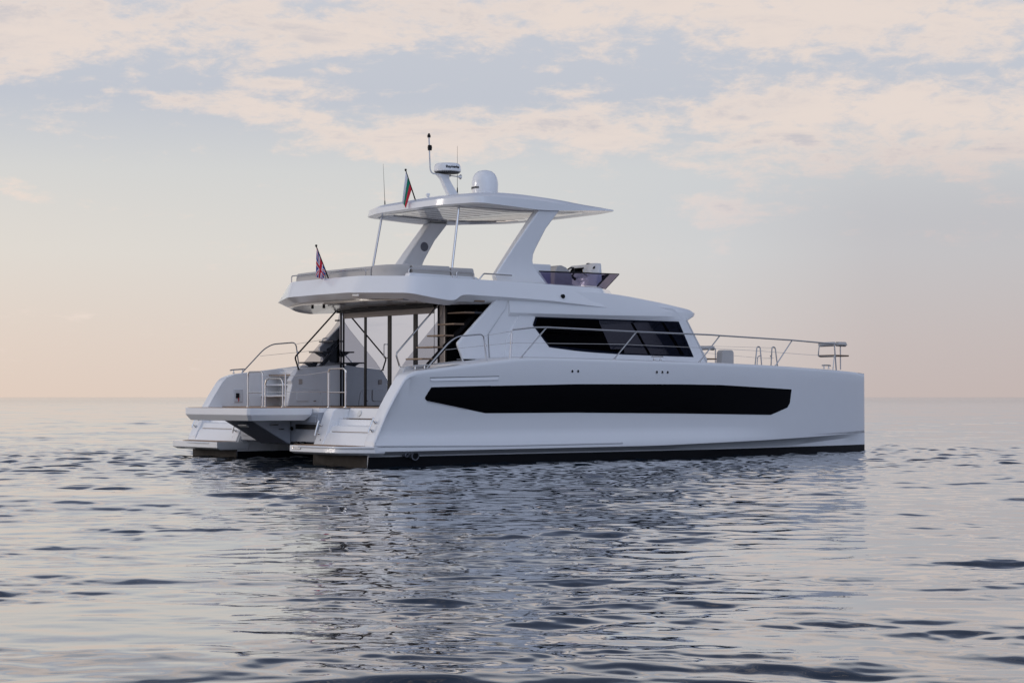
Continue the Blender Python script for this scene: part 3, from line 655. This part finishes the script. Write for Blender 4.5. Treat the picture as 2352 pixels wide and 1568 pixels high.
# --- flybridge: fascia, coaming, ceiling
def fly(bm):
    L0 = [(1.30, 0, 3.74), (1.31, -1.30, 3.73), (1.86, -2.60, 3.69), (2.3, -2.85, 3.59), (2.80, -2.9, 3.55), (3.02, -2.9, 3.66), (4.4, -2.85, 3.64), (5.5, -2.85, 3.62), (6.4, -2.85, 3.6), (7.3, -2.85, 3.55), (8.6, -1.5, 3.6), (8.9, 0, 3.6)]
    L1 = [(1.08, 0, 3.865), (1.10, -1.33, 3.86), (1.72, -2.86, 3.81), (2.30, -3.06, 3.70), (2.78, -3.10, 3.648), (2.99, -3.10, 3.81), (4.4, -3.10, 3.78), (5.5, -3.10, 3.745), (6.4, -3.085, 3.69), (7.4, -3.045, 3.63), (9.0, -1.5, 3.85), (9.3, 0, 3.88)]
    L2 = [(1.13, 0, 4.10), (1.15, -1.38, 4.09), (1.77, -2.82, 4.04), (2.33, -3.01, 4.02), (2.80, -3.05, 4.00), (3.0, -3.05, 4.0), (4.4, -3.04, 3.97), (5.5, -3.03, 3.96), (6.4, -3.02, 3.94), (7.4, -2.95, 3.94), (9.1, -1.5, 3.98), (9.4, 0, 4.0)]
    L3 = [(1.28, 0, 4.245), (1.30, -1.50, 4.24), (1.90, -2.68, 4.20), (2.35, -2.88, 4.19), (2.85, -2.92, 4.18), (3.05, -2.92, 4.175), (4.4, -2.91, 4.16), (5.5, -2.89, 4.14), (6.4, -2.86, 4.125), (7.42, -2.72, 4.11), (8.8, -1.4, 4.17), (9.05, 0, 4.18)]
    L4 = [(1.55, 0, 4.245), (1.57, -1.35, 4.24), (1.92, -2.5, 4.21), (2.4, -2.62, 4.20), (2.9, -2.66, 4.19), (3.1, -2.66, 4.185), (4.4, -2.64, 4.18), (5.5, -2.55, 4.18), (6.4, -2.42, 4.185), (7.55, -2.33, 4.17), (8.7, -1.2, 4.2), (8.9, 0, 4.2)]
    L5 = [(1.60, 0, 3.9), (1.62, -1.3, 3.9), (1.98, -2.42, 3.9), (2.45, -2.55, 3.9), (2.9, -2.6, 3.9), (3.1, -2.6, 3.9), (4.4, -2.58, 3.9), (5.5, -2.48, 3.9), (6.4, -2.36, 3.9), (7.5, -2.25, 3.9), (8.6, -1.1, 3.9), (8.8, 0, 3.9)]
    L2 = [tuple(Vector(a).lerp(Vector(b), .62)) for a, b in zip(L1, L3)]
    def per(h): return h + [(u, -v, w) for u, v, w in h[::-1] if abs(v) > 1e-6]
    loft(bm, [roundloop(per(L), .20, 4) for L in (L0, L1, L2, L3, L4, L5)])
flyb = P('flybridge', GEL, fly, .018, ang=24, seg=3)
part('ceiling_panel', CEIL, flyb, lambda bm: slab(bm, [(1.45, -1.25), (1.80, -2.45), (2.3, -2.72), (3.2, -2.76), (3.2, 2.76), (2.3, 2.72), (1.80, 2.45), (1.45, 1.25)], 3.675, 3.80))
for v in (-1.6, -.8, .0, .8): part('ceiling_strip', LAMP, flyb, lambda bm: box(bm, (1.9, v-.012, 3.660), (3.1, v+.012, 3.669)))
for u, v in ((1.65, 1.1), (1.75, .75)): part('spotlight', BLKM, flyb, lambda bm: lathe(bm, [(.03, 0), (.035, -.05), (.03, -.08), (.001, -.08)], (u, v, 3.68), 12))
part('ceiling_reflection', CEILB, flyb, lambda bm: slab(bm, [(1.40, -1.35), (1.80, -2.5), (2.3, -2.70), (3.16, -2.74), (3.16, 2.2), (2.5, 2.0), (1.75, .5), (1.40, .2)], 3.666, 3.70))  # added sheet: painted reflection of the sole on the ceiling
part('stern_light', LAMP, flyb, lambda bm: loft(bm, [[(1.20-.02*k, v, w) for v, w in ((-1.62, 3.77), (-1.36, 3.78), (-1.36, 3.82), (-1.62, 3.81))] for k in (0, 1)]), .005)
part('side_camera', BLKM, flyb, lambda bm: (lathe(bm, [(.05, -.03), (.05, .02), (.042, .03), (.001, .03)], (5.95, -3.045, 3.86), 14, Vector((0, -1, 0)))), .0)

# struts under the overhang
for s in (-1, 1):
    P('roof_strut', CHROME if s < 0 else BLKM, lambda bm: (tube(bm, fillet([(3.06, s*2.18, 3.68), (1.82, s*2.18, 2.47), (1.93, s*2.18, 2.17)], .06), .02, 8), lathe(bm, [(.04, 0), (.036, .015), (.02, .02)], (1.93, s*2.18, 2.175), 10)))

# fly seats with their backrests, hoops outside
seat = empty('flybridge_sofa', parent=yacht)
def cushion(bm, pts, top, h=.5, t=.17):
    """upholstered back following a plan line"""
    P_ = [Vector((p[0], p[1], 0)) for p in pts]; n = len(P_); rings = []
    for i, p in enumerate(P_):
        d = (P_[min(i+1, n-1)]-P_[max(i-1, 0)]).normalized(); nrm = Vector((-d.y, d.x, 0))
        r = []
        for (a, b) in ((-.5, 0), (-.5, .75), (-.42, .92), (-.25, 1), (.25, 1), (.42, .92), (.5, .75), (.5, 0)):
            r.append(p + nrm*t*a + Vector((0, 0, top-h+h*b)))
        rings.append(r)
    loft(bm, rings)
part('backrest_cushion', CUSH, seat, lambda bm: cushion(bm, [(1.77, 1.9), (1.70, 1.3), (1.68, .45)], 4.475), .015)
part('backrest_cushion', CUSH, seat, lambda bm: cushion(bm, [(1.68, .42), (1.68, -.6), (1.70, -1.45)], 4.475), .015)
part('backrest_cushion', CUSH, seat, lambda bm: cushion(bm, [(1.70, -1.49), (1.74, -1.95), (1.92, -2.2), (2.1, -2.3)], 4.485), .015)
part('backrest_cushion', CUSH, seat, lambda bm: cushion(bm, [(2.13, -2.32), (2.6, -2.38), (3.1, -2.42)], 4.475), .015)
part('backrest_cushion', CUSH, seat, lambda bm: cushion(bm, [(3.13, -2.42), (3.6, -2.44), (3.75, -2.44)], 4.45), .02)
part('backrest_cushion', CUSH, seat, lambda bm: cushion(bm, [(1.95, 2.2), (2.6, 2.38), (3.6, 2.42)], 4.475), .015)
part('seat_base', GEL, seat, lambda bm: (slab(bm, [(1.9, -2.3), (1.9, 2.3), (2.4, 2.3), (2.4, -1.6), (3.85, -1.7), (3.85, -2.35), (2.3, -2.3)], 3.9, 4.22)), .02)
part('seat_plinth', GEL, seat, lambda bm: prism(bm, [(1.9, 4.18), (1.95, 4.28), (3.78, 4.25), (3.95, 4.16)], -2.56, -2.38), .01)
for (a, b, z0, z1) in (((1.58, 1.95), (1.50, .50), 4.25, 4.25), ((1.50, .36), (1.52, -1.40), 4.25, 4.25), ((1.95, -2.50), (3.10, -2.56), 4.22, 4.20), ((3.22, -2.56), (3.70, -2.58), 4.20, 4.19)):
    part('backrest_rail', CHROME, seat, lambda bm: tube(bm, fillet([(a[0], a[1], z0), (a[0], a[1], z0+.165), (b[0], b[1], z1+.165), (b[0], b[1], z1)], .07, 5), .015, 8))
P('side_grab_rail', CHROME, lambda bm: tube(bm, fillet([(3.80, -2.62, 4.17), (3.95, -2.62, 4.335), (4.85, -2.5, 4.335)], .05), .018, 8))

# --- hardtop
hard = empty('hardtop', parent=yacht)
def top(bm):
    H1 = [(3.58, 0, 6.0), (3.62, -1.3, 6.0), (3.98, -2.38, 6.0), (4.6, -2.46, 5.965), (5.75, -2.46, 5.915), (6.5, -2.44, 5.945), (7.3, -2.34, 6.005), (8.28, -2.28, 6.06), (8.55, -1.3, 6.065), (8.66, 0, 6.075)]
    H0 = [(3.85, 0, 5.985), (3.88, -1.25, 5.985), (4.15, -2.2, 5.985), (4.7, -2.28, 5.95), (5.75, -2.28, 5.905), (6.5, -2.26, 5.935), (7.2, -2.1, 5.99), (7.7, -1.9, 6.035), (8.1, -1.2, 6.045), (8.25, 0, 6.06)]
    HC = [(3.95, 0, 6.06), (3.98, -1.2, 6.06), (4.25, -2.08, 6.06), (4.8, -2.16, 6.04), (5.75, -2.16, 6.0), (6.5, -2.14, 6.02), (7.1, -1.98, 6.05), (7.55, -1.78, 6.06), (7.9, -1.1, 6.08), (8.05, 0, 6.09)]
    H2 = [(3.60, 0, 6.14), (3.64, -1.35, 6.14), (3.98, -2.33, 6.15), (4.6, -2.42, 6.16), (5.75, -2.43, 6.14), (6.5, -2.41, 6.11), (7.3, -2.31, 6.09), (8.31, -2.26, 6.085), (8.58, -1.3, 6.09), (8.69, 0, 6.10)]
    H3 = [(3.74, 0, 6.22), (3.78, -1.45, 6.215), (4.12, -2.15, 6.235), (4.7, -2.25, 6.265), (5.75, -2.27, 6.255), (6.5, -2.26, 6.215), (7.3, -2.18, 6.155), (8.2, -2.18, 6.105), (8.48, -1.25, 6.12), (8.6, 0, 6.13)]
    H4 = [(4.3, 0, 6.35), (4.35, -1.0, 6.33), (4.6, -1.5, 6.34), (5.0, -1.5, 6.38), (5.75, -1.5, 6.39), (6.4, -1.5, 6.35), (7.0, -1.4, 6.29), (7.3, -1.2, 6.24), (7.6, -.8, 6.24), (7.7, 0, 6.24)]
    H5 = [(5.0, 0, 6.44), (5.05, -.4, 6.44), (5.15, -.6, 6.44), (5.3, -.6, 6.45), (5.75, -.6, 6.45), (6.2, -.6, 6.42), (6.5, -.5, 6.39), (6.6, -.4, 6.37), (6.7, -.3, 6.36), (6.8, 0, 6.35)]
    def per(h): return h + [(u, -v, w) for u, v, w in h[::-1] if abs(v) > 1e-6]
    loft(bm, [roundloop(per(L), .32, 4) for L in (HC, H0, H1, H2, H3, H4, H5)])
part('roof_shell', GEL, hard, top, .012, ang=28)
cz = lambda u: lerp([(3.9, 6.0), (4.8, 5.985), (5.75, 5.955), (6.5, 5.975), (7.3, 6.02), (8.2, 6.055)], u)
def hceil(bm):
    rings = []
    for u in np.linspace(4.0, 8.0, 14):
        h = lerp([(4.0, 1.7), (4.3, 2.05), (4.8, 2.2), (6.5, 2.18), (7.2, 2.0), (7.7, 1.75), (8.0, 1.3)], u)
        rings.append([(u, v*h, cz(u) - (.0 if abs(v) < .99 else -.03)) for v in (-1, -.97, -.5, 0, .5, .97, 1)])
    loft(bm, rings, closed=False)
part('ceiling_panel', CEIL, hard, hceil, ang=40)
def seams(bm):
    for v in (-1.6, -1.2, -.8, -.4, 0, .4, .8, 1.2, 1.6): tube(bm, [(u, v, cz(u)-.001) for u in np.linspace(4.3, 7.5, 10)], .004, 4)
part('ceiling_seam', RUBBER, hard, seams)
for s in (-1, 1):
    # raked arch leg: flared foot, narrow waist, wide head
    out = [(4.47, 4.27), (4.44, 4.33), (4.52, 4.43), (5.10, 5.15), (5.76, 5.94), (6.40, 5.96), (5.97, 5.49), (5.66, 5.00), (5.59, 4.86), (5.57, 4.72), (5.59, 4.62), (5.69, 4.48), (6.00, 4.17), (4.52, 4.17)]
    inn = [(4.57, 4.27), (4.54, 4.33), (4.61, 4.43), (5.16, 5.15), (5.80, 5.96), (6.36, 5.97), (5.93, 5.49), (5.62, 5.00), (5.55, 4.86), (5.52, 4.72), (5.54, 4.62), (5.62, 4.48), (5.92, 4.17), (4.60, 4.17)]
    lg = part('arch_leg', GEL, hard, lambda bm: loft(bm, [[(u, s*2.40, w) for u, w in out], [(u, s*2.12, w) for u, w in inn]]), .04, seg=3)
    part('speaker', RUBBER, lg, lambda bm: lathe(bm, [(.12, .0), (.118, .012), (.10, .016), (.001, .012)], (5.60, s*2.125, 5.33), 20, Vector((0, -s, 0))))
    part('support_pole', CHROME, hard, lambda bm: (tube(bm, [(3.66, s*1.72, 4.2), (3.98, s*1.62, 6.03)], .03, 10), lathe(bm, [(.05, 0), (.045, .02), (.03, .03)], (3.66, s*1.72, 4.2), 12)))
P('arch_locker', GEL, lambda bm: box(bm, (5.45, -2.27, 4.15), (6.21, -1.95, 4.655)), .015)

# --- mast, radar, domes, aerials on the hardtop
rd = empty('radar', parent=yacht)
def mast(bm):
    rings = []
    for t in np.linspace(0, 1, 10):
        u = 5.0 - .30*(t**.8) - .06*t; w = 6.40 + .52*t; L = .11 + .05*(1-t)**2 + .08*sstep(.8, 1, t); b = .07
        rings.append([(u-L, -b, w), (u+L, -b, w), (u+L, b, w), (u-L, b, w)])
    loft(bm, rings)
part('mast', GEL, rd, mast, .02)
RC = (4.80, 0, 6.955); RR = .325
part('radome', GEL, rd, lambda bm: lathe(bm, [(.2, .0), (.30, .005), (.325, .03), (.335, .05), (.325, .15), (.30, .20), (.27, .222), (.15, .235), (.001, .238)], RC, 40))
part('base_ring', BLKM, rd, lambda bm: lathe(bm, [(.18, -.02), (.28, -.01), (.322, .022), (.30, .03), (.1, .03)], RC, 36))
DC = (5.94, 0, 6.40)
sdm = empty('satellite_dome', parent=yacht)
part('dome', GEL, sdm, lambda bm: lathe(bm, [(.29, .06), (.315, .09), (.325, .13), (.33, .35), (.325, .42), (.30, .52), (.25, .61), (.17, .675), (.08, .70), (.001, .705)], DC, 40))
part('dome_base', GEL2, sdm, lambda bm: lathe(bm, [(.20, .0), (.22, .06), (.30, .075), (.27, .06)], DC, 30))
def lettering(txt, size, c, r, a0, z, parent):
    cu = bpy.data.curves.new('lettering', 'FONT'); cu.body = txt; cu.size = size; cu.extrude = .001; cu.resolution_u = 3; cu.offset = .004
    o = bpy.data.objects.new('tmp', cu); COL.objects.link(o)
    dg = bpy.context.evaluated_depsgraph_get(); me = bpy.data.meshes.new_from_object(o.evaluated_get(dg)); bpy.data.objects.remove(o)
    bm = newbm(); bm.from_mesh(me); bpy.data.meshes.remove(me)
    bmesh.ops.subdivide_edges(bm, edges=[e for e in bm.edges if e.calc_length() > .03], cuts=2)
    for v in bm.verts:
        x, y, zz = v.co; a = a0 + x/r
        v.co = (c[0] + (r+.003+zz)*math.cos(a), c[1] + (r+.003+zz)*math.sin(a), c[2]+z+y)
    return obj('lettering', bm, INK, parent)
# angle of the camera seen from the mast, so the words sit where the photograph shows them on the drums
ca = math.atan2(CAM[1], CAM[0])
ca = math.atan2(CAM[1]-0, CAM[0]-5)
lettering('Raymarine', .088, RC, .330, ca - .10, .095, rd)
lettering('Raymarine', .088, DC, .331, ca - 1.62, .235, sdm)
P('anchor_light_pole', GEL2, lambda bm: tube(bm, fillet([(4.72, 0, 6.905), (4.36, .02, 6.915), (4.30, .02, 7.0), (4.26, .02, 7.86)], .1, 5), .018, 8), parent=rd)
part('lamp', BLKM, rd, lambda bm: (lathe(bm, [(.05, 0), (.05, .035), (.056, .04), (.056, .09), (.05, .095), (.05, .12), (.02, .13)], (4.29, .02, 7.47), 14), lathe(bm, [(.04, 0), (.042, .05), (.03, .07), (.02, .10)], (4.265, .02, 7.78), 12)))
part('horn', CHROME, rd, lambda bm: lathe(bm, [(.03, 0), (.012, .05), (.014, .2), (.03, .28), (.065, .32), (.06, .322), (.01, .25)], (4.86, -.02, 6.89), 14, Vector((1, 0, -.02)).normalized()))
def whip(b, h, lean=0.0):
    def fn(bm):
        tube(bm, [b, (b[0]+lean*.15, b[1], b[2]+.2)], .020, 8, .012)
        tube(bm, [(b[0]+lean*.15, b[1], b[2]+.2), (b[0]+lean, b[1], b[2]+h)], .0065, 6, .003)
    return fn
P('whip_aerial', BLKM, whip((5.10, .0, 6.42), 1.22))
P('whip_aerial', BLKM, whip((4.25, 1.9, 6.2), 1.12, -.06))
P('gps_aerial', GEL, lambda bm: lathe(bm, [(.03, 0), (.035, .06), (.05, .08), (.055, .11), (.04, .13), (.001, .135)], (4.22, 0, 6.29), 14))

# --- flybridge helm
scr = empty('flybridge_windscreen', parent=yacht)
def pane(bm, a, b, c, d, t=.012):
    a, b, c, d = map(Vector, (a, b, c, d)); n = (b-a).cross(d-a).normalized()*t
    loft(bm, [[a, b, c, d], [a+n, b+n, c+n, d+n]])
bA, bB, bC = (6.08, -2.33, 4.18), (7.62, -2.31, 4.19), (8.80, -1.22, 4.22)
tA, tB, tC = (5.78, -2.36, 4.475), (7.95, -2.36, 4.50), (9.20, -1.28, 4.60)
mir = lambda p: (p[0], -p[1], p[2])
for q in ((bA, bB, tB, tA), (bB, bC, tC, tB), (bC, mir(bC), mir(tC), tC), (mir(bB), mir(bC), mir(tC), mir(tB)), (mir(bA), mir(bB), mir(tB), mir(tA))):
    part('acrylic_pane', PURP, scr, lambda bm: pane(bm, *q))
def frm(bm):
    loop = [tA, tB, tC, mir(tC), mir(tB), mir(tA)]
    tube(bm, loop, .016, 6)
    for a, b in ((bB, tB), (bC, tC), (mir(bC), mir(tC)), (mir(bB), mir(tB))): tube(bm, [a, b], .020, 6)
part('frame', BLKM, scr, frm)
hc = empty('helm_console', parent=yacht)
def cons(bm):
    loft(bm, [[(8.00, v, 3.9), (8.00, v, 4.45), (8.14, v, 4.60), (8.20, v, zt), (8.42, v, zt+.01), (8.55, v, 4.6), (8.6, v, 3.9)] for v, zt in ((-.52, 4.76), (-.60, 4.80), (-1.15, 4.80), (-1.22, 4.81))] + [[(a_, v, 3.9), (a_, v, 4.45), (a_+.09, v, 4.60), (a_+.12, v, zt), (b_-.02, v, zt), (b_, v, 4.6), (b_+.01, v, 3.9)] for v, a_, b_, zt in ((-1.46, 8.03, 8.48, 4.82), (-1.60, 8.08, 8.36, 4.815), (-1.68, 8.14, 8.29, 4.80))])
part('console_body', GEL, hc, cons, .03, seg=3)
part('display', BLACK, hc, lambda bm: loft(bm, [[(8.125, -.62, 4.61), (8.125, -1.15, 4.61), (8.185, -1.13, 4.745), (8.185, -.66, 4.745)], [(8.145, -.62, 4.61), (8.145, -1.15, 4.61), (8.205, -1.13, 4.745), (8.205, -.66, 4.745)]]))
def gauges(bm):
    for (v0, v1, w0, w1) in ((-1.36, -1.47, 4.68, 4.775), (-1.49, -1.57, 4.68, 4.74)):
        loft(bm, [[(x+.19*0, v0, w0), (x, v1, w0), (x+.02, v1, w1), (x+.02, v0, w1)] for x in (8.145, 8.17)])
part('gauge', BLKM, hc, gauges)
def wheel(bm):
    c = Vector((7.80, -1.0, 4.56)); ax = Vector((-.85, 0, .5)).normalized(); x = Vector((0, 1, 0)); y = ax.cross(x)
    tube(bm, [c + (x*math.cos(t)+y*math.sin(t))*.19 for t in np.linspace(0, 2*math.pi, 25)], .018, 8)
    for k in range(3):
        t = math.pi/2 + k*2*math.pi/3; tube(bm, [c, c + (x*math.cos(t)+y*math.sin(t))*.19], .012, 6)
    tube(bm, [c, c - ax*.28], .035, 8)
part('steering_wheel', BLKM, hc, wheel)
part('throttle', CHROME, hc, lambda bm: tube(bm, fillet([(8.05, -1.42, 4.5), (7.93, -1.42, 4.55), (7.92, -1.42, 4.66), (7.98, -1.36, 4.66)], .03), .018, 8))
part('compass', BLKM, hc, lambda bm: lathe(bm, [(.06, 0), (.055, .03), (.03, .045), (.001, .05)], (8.30, -1.16, 4.80), 14))
def hseat(bm):
    prof = [(6.55, 3.9), (6.60, 4.55), (6.68, 4.66), (6.80, 4.69), (6.95, 4.64), (7.08, 4.52), (7.15, 4.38), (7.14, 4.25), (7.2, 4.22), (7.25, 3.9)]
    loft(bm, [[(u, v, w) for u, w in prof] for v in (-1.95, -1.15)])
P('helm_seat', CUSH, hseat, .05, seg=3)

# --- guard rails along the side decks and the bow
def rail_pt(u, s, off=.14, dz=0.0): return Vector((u, s*(Bf(u)-off), dz))
RT = [(3.73, 2.97), (3.80, 3.01), (4.37, 3.07), (4.7, 3.08), (7.41, 3.035), (9.9, 3.015), (10.23, 3.005), (13.16, 2.955), (15.25, 2.905)]
for s in (-1, 1):
    ga = empty('side_guard_rail', parent=yacht)
    part('top_rail', CHROME, ga, lambda bm: tube(bm, fillet([rail_pt(1.39, s, .14, Gf(1.39)+.02), rail_pt(2.0, s, .14, 2.70), rail_pt(2.25, s, .14, 2.83), rail_pt(2.93, s, .14, 2.89), rail_pt(3.02, s, .14, Gf(3.02)+.02)], .12, 5), .017, 8))
    gb = empty('bow_guard_rail', parent=yacht)
    part('top_rail', CHROME, gb, lambda bm: tube(bm, fillet([rail_pt(3.67, s, .14, Gf(3.67)+.02), rail_pt(3.72, s, .14, 3.0)] + [rail_pt(u, s, .14, w) for u, w in RT[2:]] , .06, 4), .019, 8))
    for (ub, ut) in ((3.98, 4.71), (6.72, 7.41), (9.49, 10.23), (12.43, 13.16)):
        part('stanchion', CHROME, gb, lambda bm: (tube(bm, [rail_pt(ub, s, .14, Gf(ub)+.015), rail_pt(ut, s, .14, lerp(RT, ut))], .015, 8), lathe(bm, [(.036, 0), (.03, .012), (.016, .02)], rail_pt(ub, s, .14, Gf(ub)+.012), 10)))
    part('stanchion', CHROME, gb, lambda bm: (tube(bm, [rail_pt(15.30, s, .14, Gf(15.3)+.01), rail_pt(15.2, s, .14, 2.91)], .019, 8), tube(bm, [rail_pt(15.12, s, .14, Gf(15.2)+.01), rail_pt(15.2, s, .14, 2.6)], .014, 8)))
    def lw(bm):
        tube(bm, [rail_pt(2.95, s, .14, 2.85), rail_pt(3.72, s, .14, 2.97)], .005, 5)
        tube(bm, [rail_pt(1.9, s, .14, 2.53), rail_pt(2.98, s, .14, 2.64), rail_pt(3.7, s, .14, 2.71), rail_pt(7.0, s, .14, 2.735), rail_pt(9.9, s, .14, 2.69), rail_pt(11.6, s, .14, 2.66), rail_pt(13.7, s, .14, 2.60), rail_pt(15.2, s, .14, 2.58)], .005, 5)
    part('lifeline', CHROME, gb, lw)
    for uu in (2.98, 3.7): part('wire_clamp', CHROME, gb, lambda bm: lathe(bm, [(.012, -.03), (.026, -.02), (.026, .02), (.012, .03)], rail_pt(uu, s, .14, lerp([(2.98, 2.64), (3.7, 2.71)], uu)), 8))
    # bow seat built into the pulpit
    bs = empty('bow_seat', parent=yacht)
    part('seat_frame', CHROME, bs, lambda bm: (tube(bm, fillet([(15.26, s*2.42, 2.90), (15.22, s*2.42, 2.60), (15.30, s*2.42, 2.58), (15.95, s*2.42, 2.60)], .06), .018, 8),
                                             tube(bm, [(16.08, s*2.42, 2.24), (16.08, s*2.42, 2.92)], .018, 8), tube(bm, fillet([(15.26, s*2.42, 2.90), (15.9, s*2.42, 2.93), (16.08, s*2.42, 2.92), (16.0, s*2.75, 2.90), rail_pt(15.25, s, .14, 2.905)], .08), .018, 8)))
    part('seat_board', WOOD, bs, lambda bm: slab(bm, [(15.25, s*2.40), (16.12, s*2.40), (16.0, s*2.8), (15.3, s*2.95)], 2.585, 2.625), .008)
    part('back_roll', CUSH, bs, lambda bm: (tube(bm, [(15.28, s*2.42, 2.90), (15.30, s*2.42, 2.90), (15.82, s*2.42, 2.925), (15.84, s*2.42, 2.925)], .062, 12), tube(bm, [(15.90, s*2.46, 2.925), (15.92, s*2.46, 2.925), (16.10, s*2.55, 2.92), (16.12, s*2.55, 2.92)], .066, 12)))
# foredeck fittings
P('foredeck_backrest', CUSH, lambda bm: loft(bm, [[(12.98, v, 2.28), (13.02, v, 2.70), (13.08, v, 2.755), (13.40, v, 2.755), (13.45, v, 2.70), (13.45, v, 2.28)] for v in (-1.05, -.82)]), .03, seg=3)
fl = empty('foredeck_gate_rail', parent=yacht)
for (u0, u1, u2, sgn) in ((14.76, 14.90, 15.04, 1), (15.38, 15.48, 15.66, -1)):
    part('rail_hoop', CHROME, fl, lambda bm: (tube(bm, fillet([(u0, -.5, 2.24), (u1-.05, -.5, 2.88), (u1+.07, -.5, 2.88), (u2, -.5, 2.24)], .08, 5), .018, 8),
                                             tube(bm, fillet([(u1+.02*sgn-.03, -.45, 2.24), (u1+.03*sgn, -.45, 2.62), ((u2 if sgn > 0 else u0), -.48, 2.64)], .06), .014, 8)))
part('lifeline', CHROME, fl, lambda bm: [tube(bm, [(9.6, 0, 2.9), (14.8, -.5, w), (15.5, -.5, w), (17.0, 1.5, w)], .004, 5) for w in (2.86, 2.58)])

# ------------------------------------------------------------------ flags (their staffs stand on the yacht)
def flag(name, label, staff, corners, pattern, mats, nx, ny, folds, dirv):
    root = empty(name, staff[0]); tag(root, label, 'flag')
    b = Vector(staff[0])
    bm = newbm(); tube(bm, [Vector((0, 0, 0)), Vector(staff[1])-b], .017, 8, .013)
    lathe(bm, [(.012, -.02), (.026, 0), (.026, .03), (.001, .04)], Vector(staff[1])-b, 10)
    obj('staff', bm, BLKM, root)
    A, B_, C, D = [Vector(c)-b for c in corners]      # hoist top, hoist bottom, fly bottom, fly top
    bm = newbm(); g = []
    dv = Vector(dirv)
    for j in range(ny+1):
        row = []
        for i in range(nx+1):
            s_ = i/nx; t = j/ny
            p = A*(1-t)*(1-s_) + B_*t*(1-s_) + D*(1-t)*s_ + C*t*s_
            a = math.sin(folds[0]*t*math.pi + folds[1]*s_)*folds[2]*(.25+s_*.75) + math.sin(9*t+4*s_)*.015 + .035
            row.append(bm.verts.new(p + dv*a))
        g.append(row)
    for j in range(ny):
        for i in range(nx):
            f = bm.faces.new((g[j][i], g[j][i+1], g[j+1][i+1], g[j+1][i])); f.material_index = pattern((i+.5)/nx, (j+.5)/ny)
    o = obj('cloth', bm, mats, root, ang=80)
    so = o.modifiers.new('thickness', 'SOLIDIFY'); so.thickness = .004
    return root
def union(x, y):
    X = x*2-1; Y = (1-y*2)*.5          # flag 2:1
    d = abs
    if d(Y) < .13 or d(X) < .14: return 0
    if d(Y) < .19 or d(X) < .21: return 2
    q1 = (X*.5 - Y)/1.118*1; q2 = (X*.5 + Y)/1.118
    for q in (q1, q2):
        if d(q) < .035: return 0
        if d(q) < .10: return 2
    return 1
def tri(x, y): return 0 if y < 1/3 else (1 if y < 2/3 else 2)
flag('ensign_flag', 'drooping blue flag with red and white crosses on staff at stern of flybridge',
     ((1.42, 0.0, 4.22), (1.07, 0.0, 4.99)), ((1.085, 0, 4.95), (1.34, 0, 4.38), (1.24, -.02, 4.22), (1.06, -.02, 4.28)), union, [RED, BLUE, WHITEC], 60, 40, (3.0, 1.0, .06), (-.61, -.79, 0))
flag('courtesy_flag', 'limp white green and red striped flag on staff at aft edge of hardtop',
     ((3.86, 0.0, 6.22), (3.57, 0.0, 6.93)), ((3.575, 0, 6.90), (3.745, 0, 6.47), (3.56, -.03, 6.02), (3.46, -.03, 6.15)), tri, [WHITEC, GREENC, RED], 30, 24, (2.4, 2.0, .05), (-.61, -.79, 0))
